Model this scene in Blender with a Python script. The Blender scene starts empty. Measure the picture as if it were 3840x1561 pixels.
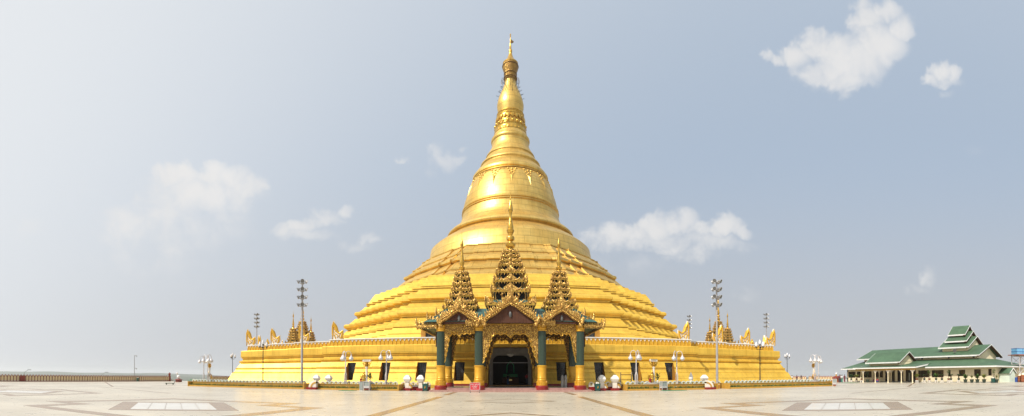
SUN_E = 4.1; SKY_STR = .15; EXPO = 0.17
HAZE_LO, HAZE_HI = .88, 1.0
HAZE_TOP = (.395,.475,.58); HAZE_FAR = (.46,.475,.50); HAZE_SUN = (.71,.735,.76)
CLOUD_A = (.69,.68,.67); CLOUD_B = (.80,.785,.77)
HAZE_D = 1.2e-4
import bpy, bmesh, math, random
from mathutils import Vector, Matrix
rnd = random.Random(7)
PI = math.pi
S = bpy.context.scene
COL = S.collection

# ------------------------------------------------------------------ helpers
F = 1607.0; CX = 1914.0; EYE = 1.6
def az_of(px): return (px - CX) / F
def yh(a): return 1393 + 19 * math.cos(a)
PITCH = 19/F
def look(w, y):            # photograph offset from the axis and row -> world bearing and tangent of elevation
    a = w/F; v = (1393-y)/F
    yy = math.cos(a)*math.cos(PITCH) - v*math.sin(PITCH); zz = v*math.cos(PITCH) + math.cos(a)*math.sin(PITCH); xx = math.sin(a)
    return math.atan2(xx, yy), zz/math.hypot(xx, yy)
def polar(px, r):
    a = az_of(px); return (r * math.sin(a), r * math.cos(a))
def on_y(px, y):           # point on a line of constant y at the bearing px
    return (y * math.tan(az_of(px)), y)
def on_x(px, x):
    return (x, x / math.tan(az_of(px)))
def z_at(py, x, y):
    a = math.atan2(x, y); return EYE + (yh(a) - py) / F * math.hypot(x, y)

class MB:
    def __init__(s): s.v = []; s.f = []; s.M = None
    def add(s, vs, fs):
        n = len(s.v)
        if s.M is not None: vs = [tuple(s.M @ Vector(p)) for p in vs]
        s.v += [tuple(p) for p in vs]; s.f += [tuple(i + n for i in q) for q in fs]; return s
    def box(s, x0, x1, y0, y1, z0, z1):
        v = [(x0,y0,z0),(x1,y0,z0),(x1,y1,z0),(x0,y1,z0),(x0,y0,z1),(x1,y0,z1),(x1,y1,z1),(x0,y1,z1)]
        return s.add(v, [(0,3,2,1),(4,5,6,7),(0,1,5,4),(1,2,6,5),(2,3,7,6),(3,0,4,7)])
    def frustum(s, cx, cy, z0, hx0, hy0, z1, hx1, hy1):
        v = [(cx-hx0,cy-hy0,z0),(cx+hx0,cy-hy0,z0),(cx+hx0,cy+hy0,z0),(cx-hx0,cy+hy0,z0),
             (cx-hx1,cy-hy1,z1),(cx+hx1,cy-hy1,z1),(cx+hx1,cy+hy1,z1),(cx-hx1,cy+hy1,z1)]
        return s.add(v, [(0,3,2,1),(4,5,6,7),(0,1,5,4),(1,2,6,5),(2,3,7,6),(3,0,4,7)])
    def prism(s, poly, t0, t1, axis='y'):
        """poly: list of (u,w) ; extruded along axis from t0 to t1.  y: (u,t,w)  x: (t,u,w)  z: (u,w,t)"""
        k = len(poly)
        def P(u, w, t):
            return (u,t,w) if axis == 'y' else ((t,u,w) if axis == 'x' else (u,w,t))
        v = [P(u,w,t0) for u,w in poly] + [P(u,w,t1) for u,w in poly]
        f = [tuple(range(k)), tuple(range(2*k-1, k-1, -1))]
        f += [(i, i+k, (i+1)%k+k, (i+1)%k) for i in range(k)]
        return s.add(v, f)
    def lathe(s, prof, n=16, c=(0,0,0), a0=0.0, cap=True):
        m = len(prof); v = []
        for r, z in prof:
            for i in range(n):
                a = a0 + 2*PI*i/n; v.append((c[0]+r*math.cos(a), c[1]+r*math.sin(a), c[2]+z))
        f = []
        for j in range(m-1):
            for i in range(n):
                f.append((j*n+i, j*n+(i+1)%n, (j+1)*n+(i+1)%n, (j+1)*n+i))
        if cap:
            f.append(tuple(range(n-1,-1,-1))); f.append(tuple((m-1)*n+i for i in range(n)))
        return s.add(v, f)
    def tube(s, pts, r, n=6, closed=False):
        pts = [Vector(p) for p in pts]; m = len(pts); v = []
        for i, p in enumerate(pts):
            if closed: d = pts[(i+1)%m] - pts[i-1]
            else: d = pts[min(i+1,m-1)] - pts[max(i-1,0)]
            d.normalize()
            u = d.cross(Vector((0,0,1)))
            if u.length < 1e-3: u = d.cross(Vector((0,1,0)))
            u.normalize(); w = u.cross(d)
            rr = r[i] if isinstance(r, (list,tuple)) else r
            for k in range(n):
                a = 2*PI*k/n; v.append(p + u*(rr*math.cos(a)) + w*(rr*math.sin(a)))
        f = []
        for i in range(m if closed else m-1):
            for k in range(n):
                a, b = i, (i+1) % m
                f.append((a*n+k, b*n+k, b*n+(k+1)%n, a*n+(k+1)%n))
        if not closed:
            f.append(tuple(range(n))); f.append(tuple((m-1)*n+k for k in range(n-1,-1,-1)))
        return s.add(v, f)
    def ball(s, c, r, n=10, m=6, sz=1.0):
        prof = [(max(1e-4, r*math.sin(PI*j/m)), -r*sz*math.cos(PI*j/m)) for j in range(m+1)]
        return s.lathe(prof, n, c)
    def spike(s, c, w, h, lean=(0,0), n=4):
        """small flame: swells, then tapers to a point"""
        prof = [(w*.55,0),(w,h*.3),(w*.55,h*.62),(w*.05,h)]
        v = []
        for j,(r,z) in enumerate(prof):
            for i in range(n):
                a = PI/4 + 2*PI*i/n; t = z/h
                v.append((c[0]+lean[0]*t*t+r*math.cos(a), c[1]+lean[1]*t*t+r*math.sin(a), c[2]+z))
        f = [(j*n+i, j*n+(i+1)%n, (j+1)*n+(i+1)%n, (j+1)*n+i) for j in range(3) for i in range(n)]
        return s.add(v, f)
    def build(s, name, mat, parent=None, smooth=None, loc=None, rotz=0.0):
        me = bpy.data.meshes.new(name); me.from_pydata(s.v, [], s.f); me.validate()
        bm = bmesh.new(); bm.from_mesh(me); bmesh.ops.recalc_face_normals(bm, faces=bm.faces); bm.to_mesh(me); bm.free()
        me.materials.append(mat)
        if smooth is not None:
            me.shade_smooth(); me.set_sharp_from_angle(angle=math.radians(smooth))
        o = bpy.data.objects.new(name, me); COL.objects.link(o)
        if parent is not None: o.parent = parent
        if loc is not None: o.location = loc
        o.rotation_euler[2] = rotz
        return o

def tag(o, label=None, cat=None, group=None, kind=None):
    if label: o['label'] = label
    if cat: o['category'] = cat
    if group: o['group'] = group
    if kind: o['kind'] = kind
    return o
def thing(name, label, cat, loc=(0,0,0), rotz=0.0, group=None):
    o = bpy.data.objects.new(name, None); COL.objects.link(o); o.empty_display_size = .2
    o.location = loc; o.rotation_euler = (0,0,rotz)
    return tag(o, label, cat, group)
def copy_tree(o, parent=None):
    c = o.copy(); COL.objects.link(c)
    c.parent = parent
    for ch in list(o.children): copy_tree(ch, c)
    return c
def dup(o, label, loc, rotz=0.0, group=None):
    c = copy_tree(o); c.location = loc; c.rotation_euler = (0,0,rotz)
    c['label'] = label
    if group: c['group'] = group
    return c

# ------------------------------------------------------------------ materials
def lin(c):
    return tuple((x/12.92 if x <= .04045 else ((x+.055)/1.055)**2.4) for x in [q/255 for q in c])
def new_mat(name):
    m = bpy.data.materials.new(name); m.use_nodes = True
    nt = m.node_tree; b = nt.nodes['Principled BSDF']; return m, nt, b
def N(nt, t, **kw):
    n = nt.nodes.new(t)
    for k, v in kw.items():
        if k in n.inputs: n.inputs[k].default_value = v
        else: setattr(n, k, v)
    return n
def L(nt, a, b): nt.links.new(a, b)
def noise_mix(nt, c1, c2, scale, detail=4, vec=None, lo=.35, hi=.65, stretch=None):
    tc = N(nt, 'ShaderNodeTexCoord'); src = tc.outputs['Object']
    if stretch:
        mp = N(nt, 'ShaderNodeMapping'); mp.inputs['Scale'].default_value = stretch; L(nt, src, mp.inputs[0]); src = mp.outputs[0]
    n = N(nt, 'ShaderNodeTexNoise'); n.inputs['Scale'].default_value = scale; n.inputs['Detail'].default_value = detail
    L(nt, src, n.inputs['Vector'])
    mr = N(nt, 'ShaderNodeMapRange'); mr.inputs[1].default_value = lo; mr.inputs[2].default_value = hi
    L(nt, n.outputs['Fac'], mr.inputs[0])
    mx = N(nt, 'ShaderNodeMix', data_type='RGBA'); mx.inputs[6].default_value = (*c1,1); mx.inputs[7].default_value = (*c2,1)
    L(nt, mr.outputs[0], mx.inputs[0])
    return mx.outputs[2], n.outputs['Fac'], src
def simple(name, c1, c2=None, rough=.6, metal=0.0, scale=2.0, bump=0.0, bscale=20.0, stretch=None, spec=None):
    m, nt, b = new_mat(name)
    c2 = c2 or tuple(x*.82 for x in c1)
    col, fac, src = noise_mix(nt, c1, c2, scale, stretch=stretch)
    L(nt, col, b.inputs['Base Color']); b.inputs['Roughness'].default_value = rough; b.inputs['Metallic'].default_value = metal
    if spec is not None: b.inputs['Specular IOR Level'].default_value = spec
    if bump:
        n = N(nt, 'ShaderNodeTexNoise'); n.inputs['Scale'].default_value = bscale; n.inputs['Detail'].default_value = 5
        L(nt, src, n.inputs['Vector'])
        bp = N(nt, 'ShaderNodeBump'); bp.inputs['Strength'].default_value = bump; bp.inputs['Distance'].default_value = .05
        L(nt, n.outputs['Fac'], bp.inputs['Height']); L(nt, bp.outputs[0], b.inputs['Normal'])
    return m
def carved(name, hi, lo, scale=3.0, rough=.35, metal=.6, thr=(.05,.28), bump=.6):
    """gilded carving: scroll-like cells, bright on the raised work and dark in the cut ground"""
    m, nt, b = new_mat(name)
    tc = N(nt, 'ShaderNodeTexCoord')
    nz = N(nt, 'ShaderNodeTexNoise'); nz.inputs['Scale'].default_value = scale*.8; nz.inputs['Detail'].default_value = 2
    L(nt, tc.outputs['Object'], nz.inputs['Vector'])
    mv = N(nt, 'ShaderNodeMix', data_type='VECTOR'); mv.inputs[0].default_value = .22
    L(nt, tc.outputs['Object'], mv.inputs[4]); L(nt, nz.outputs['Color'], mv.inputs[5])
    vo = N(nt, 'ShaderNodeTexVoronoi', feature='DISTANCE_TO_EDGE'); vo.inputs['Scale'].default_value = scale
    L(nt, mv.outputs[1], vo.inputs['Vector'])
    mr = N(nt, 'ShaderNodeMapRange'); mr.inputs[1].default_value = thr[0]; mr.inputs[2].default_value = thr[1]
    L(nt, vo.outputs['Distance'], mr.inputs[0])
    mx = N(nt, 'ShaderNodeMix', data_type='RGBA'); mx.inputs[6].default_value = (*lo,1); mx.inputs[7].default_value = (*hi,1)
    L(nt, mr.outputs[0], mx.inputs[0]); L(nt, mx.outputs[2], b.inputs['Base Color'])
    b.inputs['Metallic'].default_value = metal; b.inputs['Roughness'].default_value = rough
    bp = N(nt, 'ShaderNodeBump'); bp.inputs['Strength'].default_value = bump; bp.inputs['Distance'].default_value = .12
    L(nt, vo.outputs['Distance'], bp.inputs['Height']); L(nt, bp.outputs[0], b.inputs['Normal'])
    return m

GOLD_HI = (.80,.50,.045)
def gold(name, c, c2, rough, metal, vscale=.35, seam=(1.3,.62,False)):
    m, nt, b = new_mat(name)
    col, fac, src = noise_mix(nt, c, c2, vscale, 6, lo=.3, hi=.75, stretch=(1,1,.5))
    # faint courses of gold sheet, laid in bands
    sep = N(nt, 'ShaderNodeSeparateXYZ'); L(nt, src, sep.inputs[0])
    w = N(nt, 'ShaderNodeTexNoise'); w.inputs['Scale'].default_value = 1.0; w.inputs['Detail'].default_value = 3
    mp = N(nt, 'ShaderNodeMapping'); mp.inputs['Scale'].default_value = (.25,.25,4.5)
    L(nt, src, mp.inputs[0]); L(nt, mp.outputs[0], w.inputs['Vector'])
    mr = N(nt, 'ShaderNodeMapRange'); mr.inputs[1].default_value = .3; mr.inputs[2].default_value = .7
    mr.inputs[3].default_value = .88; mr.inputs[4].default_value = 1.06; L(nt, w.outputs['Fac'], mr.inputs[0])
    br = N(nt, 'ShaderNodeTexBrick'); br.inputs['Scale'].default_value = 1.0; br.inputs['Brick Width'].default_value = seam[0]; br.inputs['Row Height'].default_value = seam[1]
    br.inputs['Mortar Size'].default_value = seam[1]*.03; br.inputs['Color1'].default_value = (1.04,1.04,1.04,1); br.inputs['Color2'].default_value = (.93,.91,.88,1); br.inputs['Mortar'].default_value = (.66,.60,.54,1)
    cb = N(nt, 'ShaderNodeCombineXYZ')
    if seam[2]:      # round bodies: the sheets run round the axis
        an = N(nt, 'ShaderNodeMath', operation='ARCTAN2'); L(nt, sep.outputs[0], an.inputs[0]); L(nt, sep.outputs[1], an.inputs[1])
        ml = N(nt, 'ShaderNodeMath', operation='MULTIPLY'); L(nt, an.outputs[0], ml.inputs[0]); ml.inputs[1].default_value = 12.0; hsrc = ml.outputs[0]
    else:
        ad = N(nt, 'ShaderNodeMath', operation='ADD'); L(nt, sep.outputs[0], ad.inputs[0]); L(nt, sep.outputs[1], ad.inputs[1]); hsrc = ad.outputs[0]
    L(nt, hsrc, cb.inputs[0]); L(nt, sep.outputs[2], cb.inputs[1]); L(nt, cb.outputs[0], br.inputs['Vector'])
    st = N(nt, 'ShaderNodeTexNoise'); st.inputs['Scale'].default_value = 1.0; st.inputs['Detail'].default_value = 6
    ms = N(nt, 'ShaderNodeMapping'); ms.inputs['Scale'].default_value = (1.6,1.6,.22); L(nt, src, ms.inputs[0]); L(nt, ms.outputs[0], st.inputs['Vector'])
    s2 = N(nt, 'ShaderNodeMapRange'); s2.inputs[1].default_value = .40; s2.inputs[2].default_value = .72; s2.inputs[3].default_value = 1.02; s2.inputs[4].default_value = .87; L(nt, st.outputs['Fac'], s2.inputs[0])
    mq = N(nt, 'ShaderNodeMath', operation='MULTIPLY'); L(nt, mr.outputs[0], mq.inputs[0]); L(nt, s2.outputs[0], mq.inputs[1])
    vm = N(nt, 'ShaderNodeVectorMath', operation='SCALE'); L(nt, col, vm.inputs[0]); L(nt, mq.outputs[0], vm.inputs['Scale'])
    vb = N(nt, 'ShaderNodeVectorMath', operation='MULTIPLY'); L(nt, vm.outputs[0], vb.inputs[0]); L(nt, br.outputs['Color'], vb.inputs[1])
    L(nt, vb.outputs[0], b.inputs['Base Color'])
    r2 = N(nt, 'ShaderNodeMapRange'); r2.inputs[3].default_value = rough-.06; r2.inputs[4].default_value = rough+.08
    L(nt, fac, r2.inputs[0]); L(nt, r2.outputs[0], b.inputs['Roughness'])
    b.inputs['Metallic'].default_value = metal
    bn = N(nt, 'ShaderNodeTexNoise'); bn.inputs['Scale'].default_value = 1.3; bn.inputs['Detail'].default_value = 4
    L(nt, src, bn.inputs['Vector'])
    bp = N(nt, 'ShaderNodeBump'); bp.inputs['Strength'].default_value = .12; bp.inputs['Distance'].default_value = .12
    L(nt, bn.outputs['Fac'], bp.inputs['Height']); L(nt, bp.outputs[0], b.inputs['Normal'])
    return m
M = {}
M['gold_wall'] = gold('gold_paint', (.86,.56,.082), (.77,.47,.052), .45, .40)
M['gold_dome'] = gold('gold_leaf', (.86,.59,.17), (.77,.48,.11), .42, .78, .35, (1.6,.8,True))
M['gold_col'] = simple('ochre_gold_column', (.70,.38,.025), (.60,.30,.018), .35, .2, 2)
M['door_plaster'] = simple('pale_door_plaster', (.70,.70,.67), (.60,.60,.57), .7)
M['gold_petal'] = simple('petal_gold', (.74,.43,.035), (.62,.33,.022), .45, .3, 3)
M['gold_fine'] = gold('polished_gold', (.80,.50,.10), (.58,.32,.04), .28, .75, 2)
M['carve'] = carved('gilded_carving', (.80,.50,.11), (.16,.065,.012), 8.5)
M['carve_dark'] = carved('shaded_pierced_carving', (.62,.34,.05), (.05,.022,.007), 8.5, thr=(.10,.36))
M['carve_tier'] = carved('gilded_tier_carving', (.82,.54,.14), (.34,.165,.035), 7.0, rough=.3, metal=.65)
M['white'] = simple('white_plaster', (.82,.79,.73), (.74,.70,.63), .6, 0, 1.2)
M['white_warm'] = simple('cream_plaster', (.80,.74,.64), (.70,.64,.54), .6, 0, 1.5)
M['red_base'] = simple('red_gloss_paint', (.30,.016,.012), (.22,.012,.010), .35)
M['pink_step'] = simple('pink_granite', (.46,.27,.23), (.36,.20,.17), .35, 0, 4)
M['floor_porch'] = simple('grey_granite_floor', (.26,.22,.20), (.20,.17,.155), .25, 0, 3)
M['green_tile'] = simple('dark_green_mosaic', (.034,.060,.038), (.024,.044,.028), .35, 0, 6)
M['green_roof'] = simple('verdigris_sheet_roof', (.045,.135,.120), (.030,.10,.09), .5, .0, 2)
M['wood'] = simple('brown_teak', (.115,.042,.020), (.07,.025,.013), .85, 0, 3, stretch=(6,6,.6))
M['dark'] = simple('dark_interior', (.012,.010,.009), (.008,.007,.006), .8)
M['glass_dark'] = simple('dark_window_glass', (.018,.020,.022), (.03,.033,.036), .12, 0, 1.5)
M['grille'] = simple('grey_iron_grille', (.16,.16,.15), (.10,.10,.10), .5, .3)
M['inner'] = simple('grey_inner_plaster', (.38,.38,.35), (.30,.30,.28), .7)
M['jamb'] = simple('ochre_jamb', (.50,.24,.03), (.42,.19,.02), .5, .1)
M['lamp_white'] = simple('white_lamp_paint', (.62,.58,.56), (.54,.50,.49), .4, .1)
M['pole_grey'] = simple('galvanised_pole', (.44,.42,.42), (.36,.34,.34), .45, .35)
M['black_iron'] = simple('black_cast_iron', (.022,.020,.020), (.035,.03,.028), .45, .3)
M['globe'] = simple('frosted_glass_shade', (.80,.78,.77), (.72,.70,.70), .15)
M['lens'] = simple('lamp_lens_glass', (.20,.20,.20), (.12,.12,.12), .15)
M['lamp_metal'] = simple('aluminium_floodlight', (.46,.45,.44), (.36,.35,.34), .35, .6)
M['hedge_gold'] = simple('ochre_planter_render', (.52,.29,.035), (.42,.22,.03), .6, 0, 2)
M['leaf'] = simple('green_leaf', (.085,.17,.03), (.05,.11,.02), .5, 0, 3)
M['leaf_y'] = simple('yellow_green_leaf', (.26,.27,.045), (.16,.19,.03), .5, 0, 3)
M['leaf_d'] = simple('dark_green_leaf', (.045,.10,.026), (.028,.07,.018), .5, 0, 3)
M['hedge'] = simple('bedding_foliage', (.11,.19,.045), (.06,.12,.03), .6, 0, 2.5)
M['stem'] = simple('brown_stem', (.10,.065,.035), None, .8)
M['soil'] = simple('dark_soil', (.045,.03,.02), None, .9)
M['pot_green'] = simple('glazed_green_pot', (.03,.05,.035), None, .35)
M['pot_clay'] = simple('terracotta_pot', (.22,.085,.04), None, .6)
M['mat_green'] = simple('green_carpet', (.02,.21,.085), (.015,.17,.07), .9, 0, 4)
M['bin'] = simple('green_plastic_bin', (.012,.085,.070), (.010,.07,.06), .4)
M['sign_red'] = simple('red_sign_board', (.62,.045,.060), (.55,.038,.05), .5)
M['sign_ink'] = simple('white_lettering', (.82,.80,.78), None, .6)
M['brick_red'] = simple('red_brown_trim', (.25,.045,.030), (.18,.03,.02), .6)
M['rail_cream'] = simple('cream_rail_panel', (.74,.59,.34), (.66,.51,.28), .6, 0, 1.5)
M['scallop'] = simple('pale_green_white_fence', (.66,.70,.62), (.56,.62,.54), .6)
M['scallop_art'] = simple('ochre_relief_paint', (.42,.27,.06), (.20,.22,.08), .6, 0, 3)
M['skin'] = simple('skin', (.24,.12,.07), None, .6)
M['hair'] = simple('black_hair', (.010,.009,.009), None, .5)
M['cloth_red'] = simple('red_cloth', (.42,.03,.04), None, .8)
M['cloth_maroon'] = simple('maroon_cloth', (.16,.02,.04), None, .8)
M['cloth_white'] = simple('white_cloth', (.70,.70,.70), None, .8)
M['cloth_dark'] = simple('dark_cloth', (.03,.03,.05), None, .8)
M['cloth_blue'] = simple('blue_cloth', (.03,.10,.32), None, .8)
M['cloth_green'] = simple('green_cloth', (.03,.20,.14), None, .8)
M['cream_wall'] = simple('cream_wall_paint', (.87,.76,.53), (.82,.70,.47), .65, 0, .8)
M['mint_wall'] = simple('pale_mint_wall_paint', (.62,.70,.60), (.56,.63,.54), .65, 0, .8)
M['fascia'] = simple('white_fascia', (.80,.79,.77), (.70,.69,.67), .5)
M['ochre_soffit'] = simple('ochre_valance', (.55,.32,.07), None, .6)
M['crate'] = simple('orange_brown_crate', (.34,.10,.03), (.25,.07,.02), .6)
M['tank'] = simple('sky_blue_tank', (.17,.42,.66), (.13,.34,.56), .4)
M['barrel'] = simple('blue_plastic_barrel', (.03,.09,.34), None, .4)
M['glass_case'] = simple('cabinet_glass', (.30,.33,.31), (.24,.27,.25), .08)
M['table_red'] = simple('pinkish_table_top', (.36,.12,.10), None, .5)
def emit(name, c, s):
    m, nt, b = new_mat(name)
    b.inputs['Base Color'].default_value = (*c,1); b.inputs['Emission Color'].default_value = (*c,1); b.inputs['Emission Strength'].default_value = s
    return m
M['led'] = emit('lit_green_led', (.02,.45,.16), .05)
M['shrine_lamp'] = emit('lit_box', (.8,.55,.2), .25)

def roof_mat():
    m, nt, b = new_mat('green_shingle_roof')
    tc = N(nt, 'ShaderNodeTexCoord')
    br = N(nt, 'ShaderNodeTexBrick'); br.inputs['Scale'].default_value = 1.0
    br.inputs['Color1'].default_value = (.080,.152,.080,1); br.inputs['Color2'].default_value = (.063,.122,.063,1); br.inputs['Mortar'].default_value = (.045,.085,.045,1)
    br.inputs['Mortar Size'].default_value = .02; br.inputs['Brick Width'].default_value = .5; br.inputs['Row Height'].default_value = .28
    mp = N(nt, 'ShaderNodeMapping'); mp.inputs['Rotation'].default_value = (0,0,PI/2)
    L(nt, tc.outputs['Object'], mp.inputs[0]); L(nt, mp.outputs[0], br.inputs['Vector'])
    n = N(nt, 'ShaderNodeTexNoise'); n.inputs['Scale'].default_value = .35; n.inputs['Detail'].default_value = 6
    L(nt, tc.outputs['Object'], n.inputs['Vector'])
    mx = N(nt, 'ShaderNodeMix', data_type='RGBA', blend_type='MULTIPLY'); mx.inputs[0].default_value = .8
    L(nt, br.outputs['Color'], mx.inputs[6])
    cr = N(nt, 'ShaderNodeMapRange'); cr.inputs[1].default_value = .3; cr.inputs[2].default_value = .7; cr.inputs[3].default_value = .72; cr.inputs[4].default_value = 1.25
    L(nt, n.outputs['Fac'], cr.inputs[0]); L(nt, cr.outputs[0], mx.inputs[7]); L(nt, mx.outputs[2], b.inputs['Base Color'])
    b.inputs['Roughness'].default_value = .6
    return m
M['roof'] = roof_mat()

def marble():
    m, nt, b = new_mat('cream_marble_paving')
    tc = N(nt, 'ShaderNodeTexCoord')
    br = N(nt, 'ShaderNodeTexBrick'); br.offset = 0.0; br.inputs['Scale'].default_value = 1.0
    br.inputs['Brick Width'].default_value = 1.35; br.inputs['Row Height'].default_value = 1.35; br.inputs['Mortar Size'].default_value = .007
    br.inputs['Color1'].default_value = (.535,.468,.362,1); br.inputs['Color2'].default_value = (.59,.525,.412,1); br.inputs['Mortar'].default_value = (.44,.375,.28,1)
    L(nt, tc.outputs['Object'], br.inputs['Vector'])
    n = N(nt, 'ShaderNodeTexNoise'); n.inputs['Scale'].default_value = .16; n.inputs['Detail'].default_value = 7
    L(nt, tc.outputs['Object'], n.inputs['Vector'])
    n2 = N(nt, 'ShaderNodeTexNoise'); n2.inputs['Scale'].default_value = 2.2; n2.inputs['Detail'].default_value = 6; n2.inputs['Distortion'].default_value = 1.2
    L(nt, tc.outputs['Object'], n2.inputs['Vector'])
    cr = N(nt, 'ShaderNodeMapRange'); cr.inputs[1].default_value = .3; cr.inputs[2].default_value = .7; cr.inputs[3].default_value = .84; cr.inputs[4].default_value = 1.10
    L(nt, n.outputs['Fac'], cr.inputs[0])
    cr2 = N(nt, 'ShaderNodeMapRange'); cr2.inputs[1].default_value = .3; cr2.inputs[2].default_value = .7; cr2.inputs[3].default_value = .94; cr2.inputs[4].default_value = 1.04
    L(nt, n2.outputs['Fac'], cr2.inputs[0])
    mm = N(nt, 'ShaderNodeMath', operation='MULTIPLY'); L(nt, cr.outputs[0], mm.inputs[0]); L(nt, cr2.outputs[0], mm.inputs[1])
    vm = N(nt, 'ShaderNodeVectorMath', operation='SCALE'); L(nt, br.outputs['Color'], vm.inputs[0]); L(nt, mm.outputs[0], vm.inputs['Scale'])
    L(nt, vm.outputs[0], b.inputs['Base Color'])
    rr = N(nt, 'ShaderNodeMapRange'); rr.inputs[1].default_value = .3; rr.inputs[2].default_value = .7; rr.inputs[3].default_value = .26; rr.inputs[4].default_value = .36
    L(nt, n2.outputs['Fac'], rr.inputs[0]); L(nt, rr.outputs[0], b.inputs['Roughness'])
    b.inputs['Specular IOR Level'].default_value = .22
    return m
M['marble'] = marble()
M['brown_stone'] = simple('tan_granite_band', (.36,.25,.15), (.31,.21,.125), .25, 0, 1.2)
M['white_stone'] = simple('white_marble_slab', (.74,.70,.62), (.68,.63,.55), .2, 0, .8)
M['joint'] = simple('grey_joint_line', (.26,.20,.14), None, .5)
# ------------------------------------------------------------------ camera, light, sky
cam = bpy.data.cameras.new('camera'); co = bpy.data.objects.new('camera', cam); COL.objects.link(co)
cam.type = 'PANO'
tgt = cam if hasattr(cam, 'panorama_type') else cam.cycles
tgt.panorama_type = 'CENTRAL_CYLINDRICAL'
tgt.central_cylindrical_range_u_min = -CX/F; tgt.central_cylindrical_range_u_max = (3840-CX)/F
tgt.central_cylindrical_range_v_min = -(1561-1393)/F; tgt.central_cylindrical_range_v_max = 1393/F
tgt.central_cylindrical_radius = 1.0
cam.clip_start = .05; cam.clip_end = 90000
co.location = (0,0,EYE); co.rotation_euler = (PI/2 + 19/F, 0, 0)
S.camera = co
SUN_EL, SUN_AZ = math.radians(45), math.radians(180+54)
sl = bpy.data.lights.new('sun', 'SUN'); sl.energy = SUN_E; sl.angle = math.radians(.6); sl.color = (1.0,.95,.87)
so = bpy.data.objects.new('sun', sl); COL.objects.link(so)
sd = Vector((math.sin(SUN_AZ)*math.cos(SUN_EL), math.cos(SUN_AZ)*math.cos(SUN_EL), math.sin(SUN_EL)))
so.rotation_euler = (-sd).to_track_quat('-Z','Y').to_euler(); so.location = (0,0,200)

w = bpy.data.worlds.new('World'); S.world = w; w.use_nodes = True
nt = w.node_tree; bg = nt.nodes['Background']
sky = N(nt, 'ShaderNodeTexSky', sky_type='NISHITA'); sky.sun_disc = False
sky.sun_elevation = SUN_EL; sky.sun_rotation = SUN_AZ
sky.air_density = 1.0; sky.dust_density = 4.5; sky.ozone_density = 1.2; sky.altitude = 100
tc = N(nt, 'ShaderNodeTexCoord'); sep = N(nt, 'ShaderNodeSeparateXYZ'); L(nt, tc.outputs['Generated'], sep.inputs[0])
def MA(op, a, b=None, clamp=False):
    n = N(nt, 'ShaderNodeMath', operation=op); n.use_clamp = clamp
    for i, x in enumerate((a, b)):
        if x is None: continue
        if isinstance(x, (int,float)): n.inputs[i].default_value = x
        else: L(nt, x, n.inputs[i])
    return n.outputs[0]
az = MA('ARCTAN2', sep.outputs[0], sep.outputs[1])
hl = MA('SQRT', MA('ADD', MA('MULTIPLY', sep.outputs[0], sep.outputs[0]), MA('MULTIPLY', sep.outputs[1], sep.outputs[1])))
te = MA('DIVIDE', sep.outputs[2], MA('MAXIMUM', hl, .001))
def vnoise(scale, detail, dist=0.0, rough=.55):
    n = N(nt, 'ShaderNodeTexNoise'); n.inputs['Scale'].default_value = scale; n.inputs['Detail'].default_value = detail; n.inputs['Roughness'].default_value = rough
    n.inputs['Distortion'].default_value = dist; L(nt, tc.outputs['Generated'], n.inputs['Vector']); return n
n1 = vnoise(15, 12, .25, .60); n2 = vnoise(5, 4)
sp1 = N(nt, 'ShaderNodeSeparateColor'); L(nt, n1.outputs['Color'], sp1.inputs[0])
az2 = MA('ADD', az, MA('MULTIPLY', MA('SUBTRACT', sp1.outputs[0], .5), .10))
te2 = MA('ADD', te, MA('MULTIPLY', MA('SUBTRACT', sp1.outputs[1], .5), .09))
CL = [ # px, py, half width, half height, strength
 (640,668,60,46,1.0),(700,650,50,40,.95),(790,640,62,40,1.0),(860,668,70,45,.95),(930,700,75,42,.85),(985,705,35,26,.7),(740,735,220,75,.85),(600,760,110,80,.75),(530,850,130,80,.6),(640,860,220,110,.55),(820,820,140,80,.4),(430,905,90,60,.4),(650,980,260,90,.28),
 (1060,852,55,28,.7),(1130,840,60,30,.75),(1205,815,62,34,.85),(1270,795,48,26,.85),(1150,880,120,22,.45),(1385,885,46,28,.6),(1340,915,70,22,.35),
 (1630,560,28,34,.6),(1655,600,60,34,.7),(1712,588,34,24,.65),(1600,640,40,22,.4),(1514,598,20,18,.5),(1735,550,14,10,.4),
 (2235,905,60,40,.7),(2310,880,70,46,.85),(2390,868,60,40,.85),(2465,855,66,50,.95),(2550,835,72,46,1.0),(2630,862,60,36,.85),(2720,850,70,40,.95),(2785,862,36,24,.8),(2500,915,290,36,.7),(2600,950,170,30,.4),(2330,990,190,55,.25),
 (3000,190,50,50,.95),(3065,165,60,52,1.0),(3130,175,80,62,1.1),(3200,215,130,90,1.15),(3300,170,110,75,1.1),(3270,70,60,52,1.0),(3330,40,62,46,1.05),(3395,100,50,50,.95),(3420,120,24,30,.7),(3120,260,110,60,.9),(3210,300,90,36,.75),(3240,20,46,30,.8),(2890,205,30,30,.75),(2930,225,34,26,.75),
 (3500,292,34,24,.85),(3545,262,48,34,1.0),(3590,270,32,34,.9),(3550,300,70,22,.6),(3560,345,40,14,.3),
 (3490,1030,26,40,.45),(3450,1075,44,22,.4),(2815,1105,50,24,.28),(290,700,80,40,.25),(60,850,120,44,.35),(2960,30,40,14,.2),(3700,560,60,18,.15)]
acc = None
for (px,py,hw,hh,st) in CL:
    hw *= 1.22; hh *= 1.22
    a0 = (px-CX)/F; t0 = (yh(a0)-py)/F
    dx = MA('DIVIDE', MA('SUBTRACT', az2, a0), hw/F); dy = MA('DIVIDE', MA('SUBTRACT', te2, t0), hh/F)
    q = MA('SUBTRACT', 1.35, MA('ADD', MA('MULTIPLY', dx, dx), MA('MULTIPLY', dy, dy)))
    q = MA('MULTIPLY', MA('MAXIMUM', q, 0), st)
    acc = q if acc is None else MA('MAXIMUM', acc, q)
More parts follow.
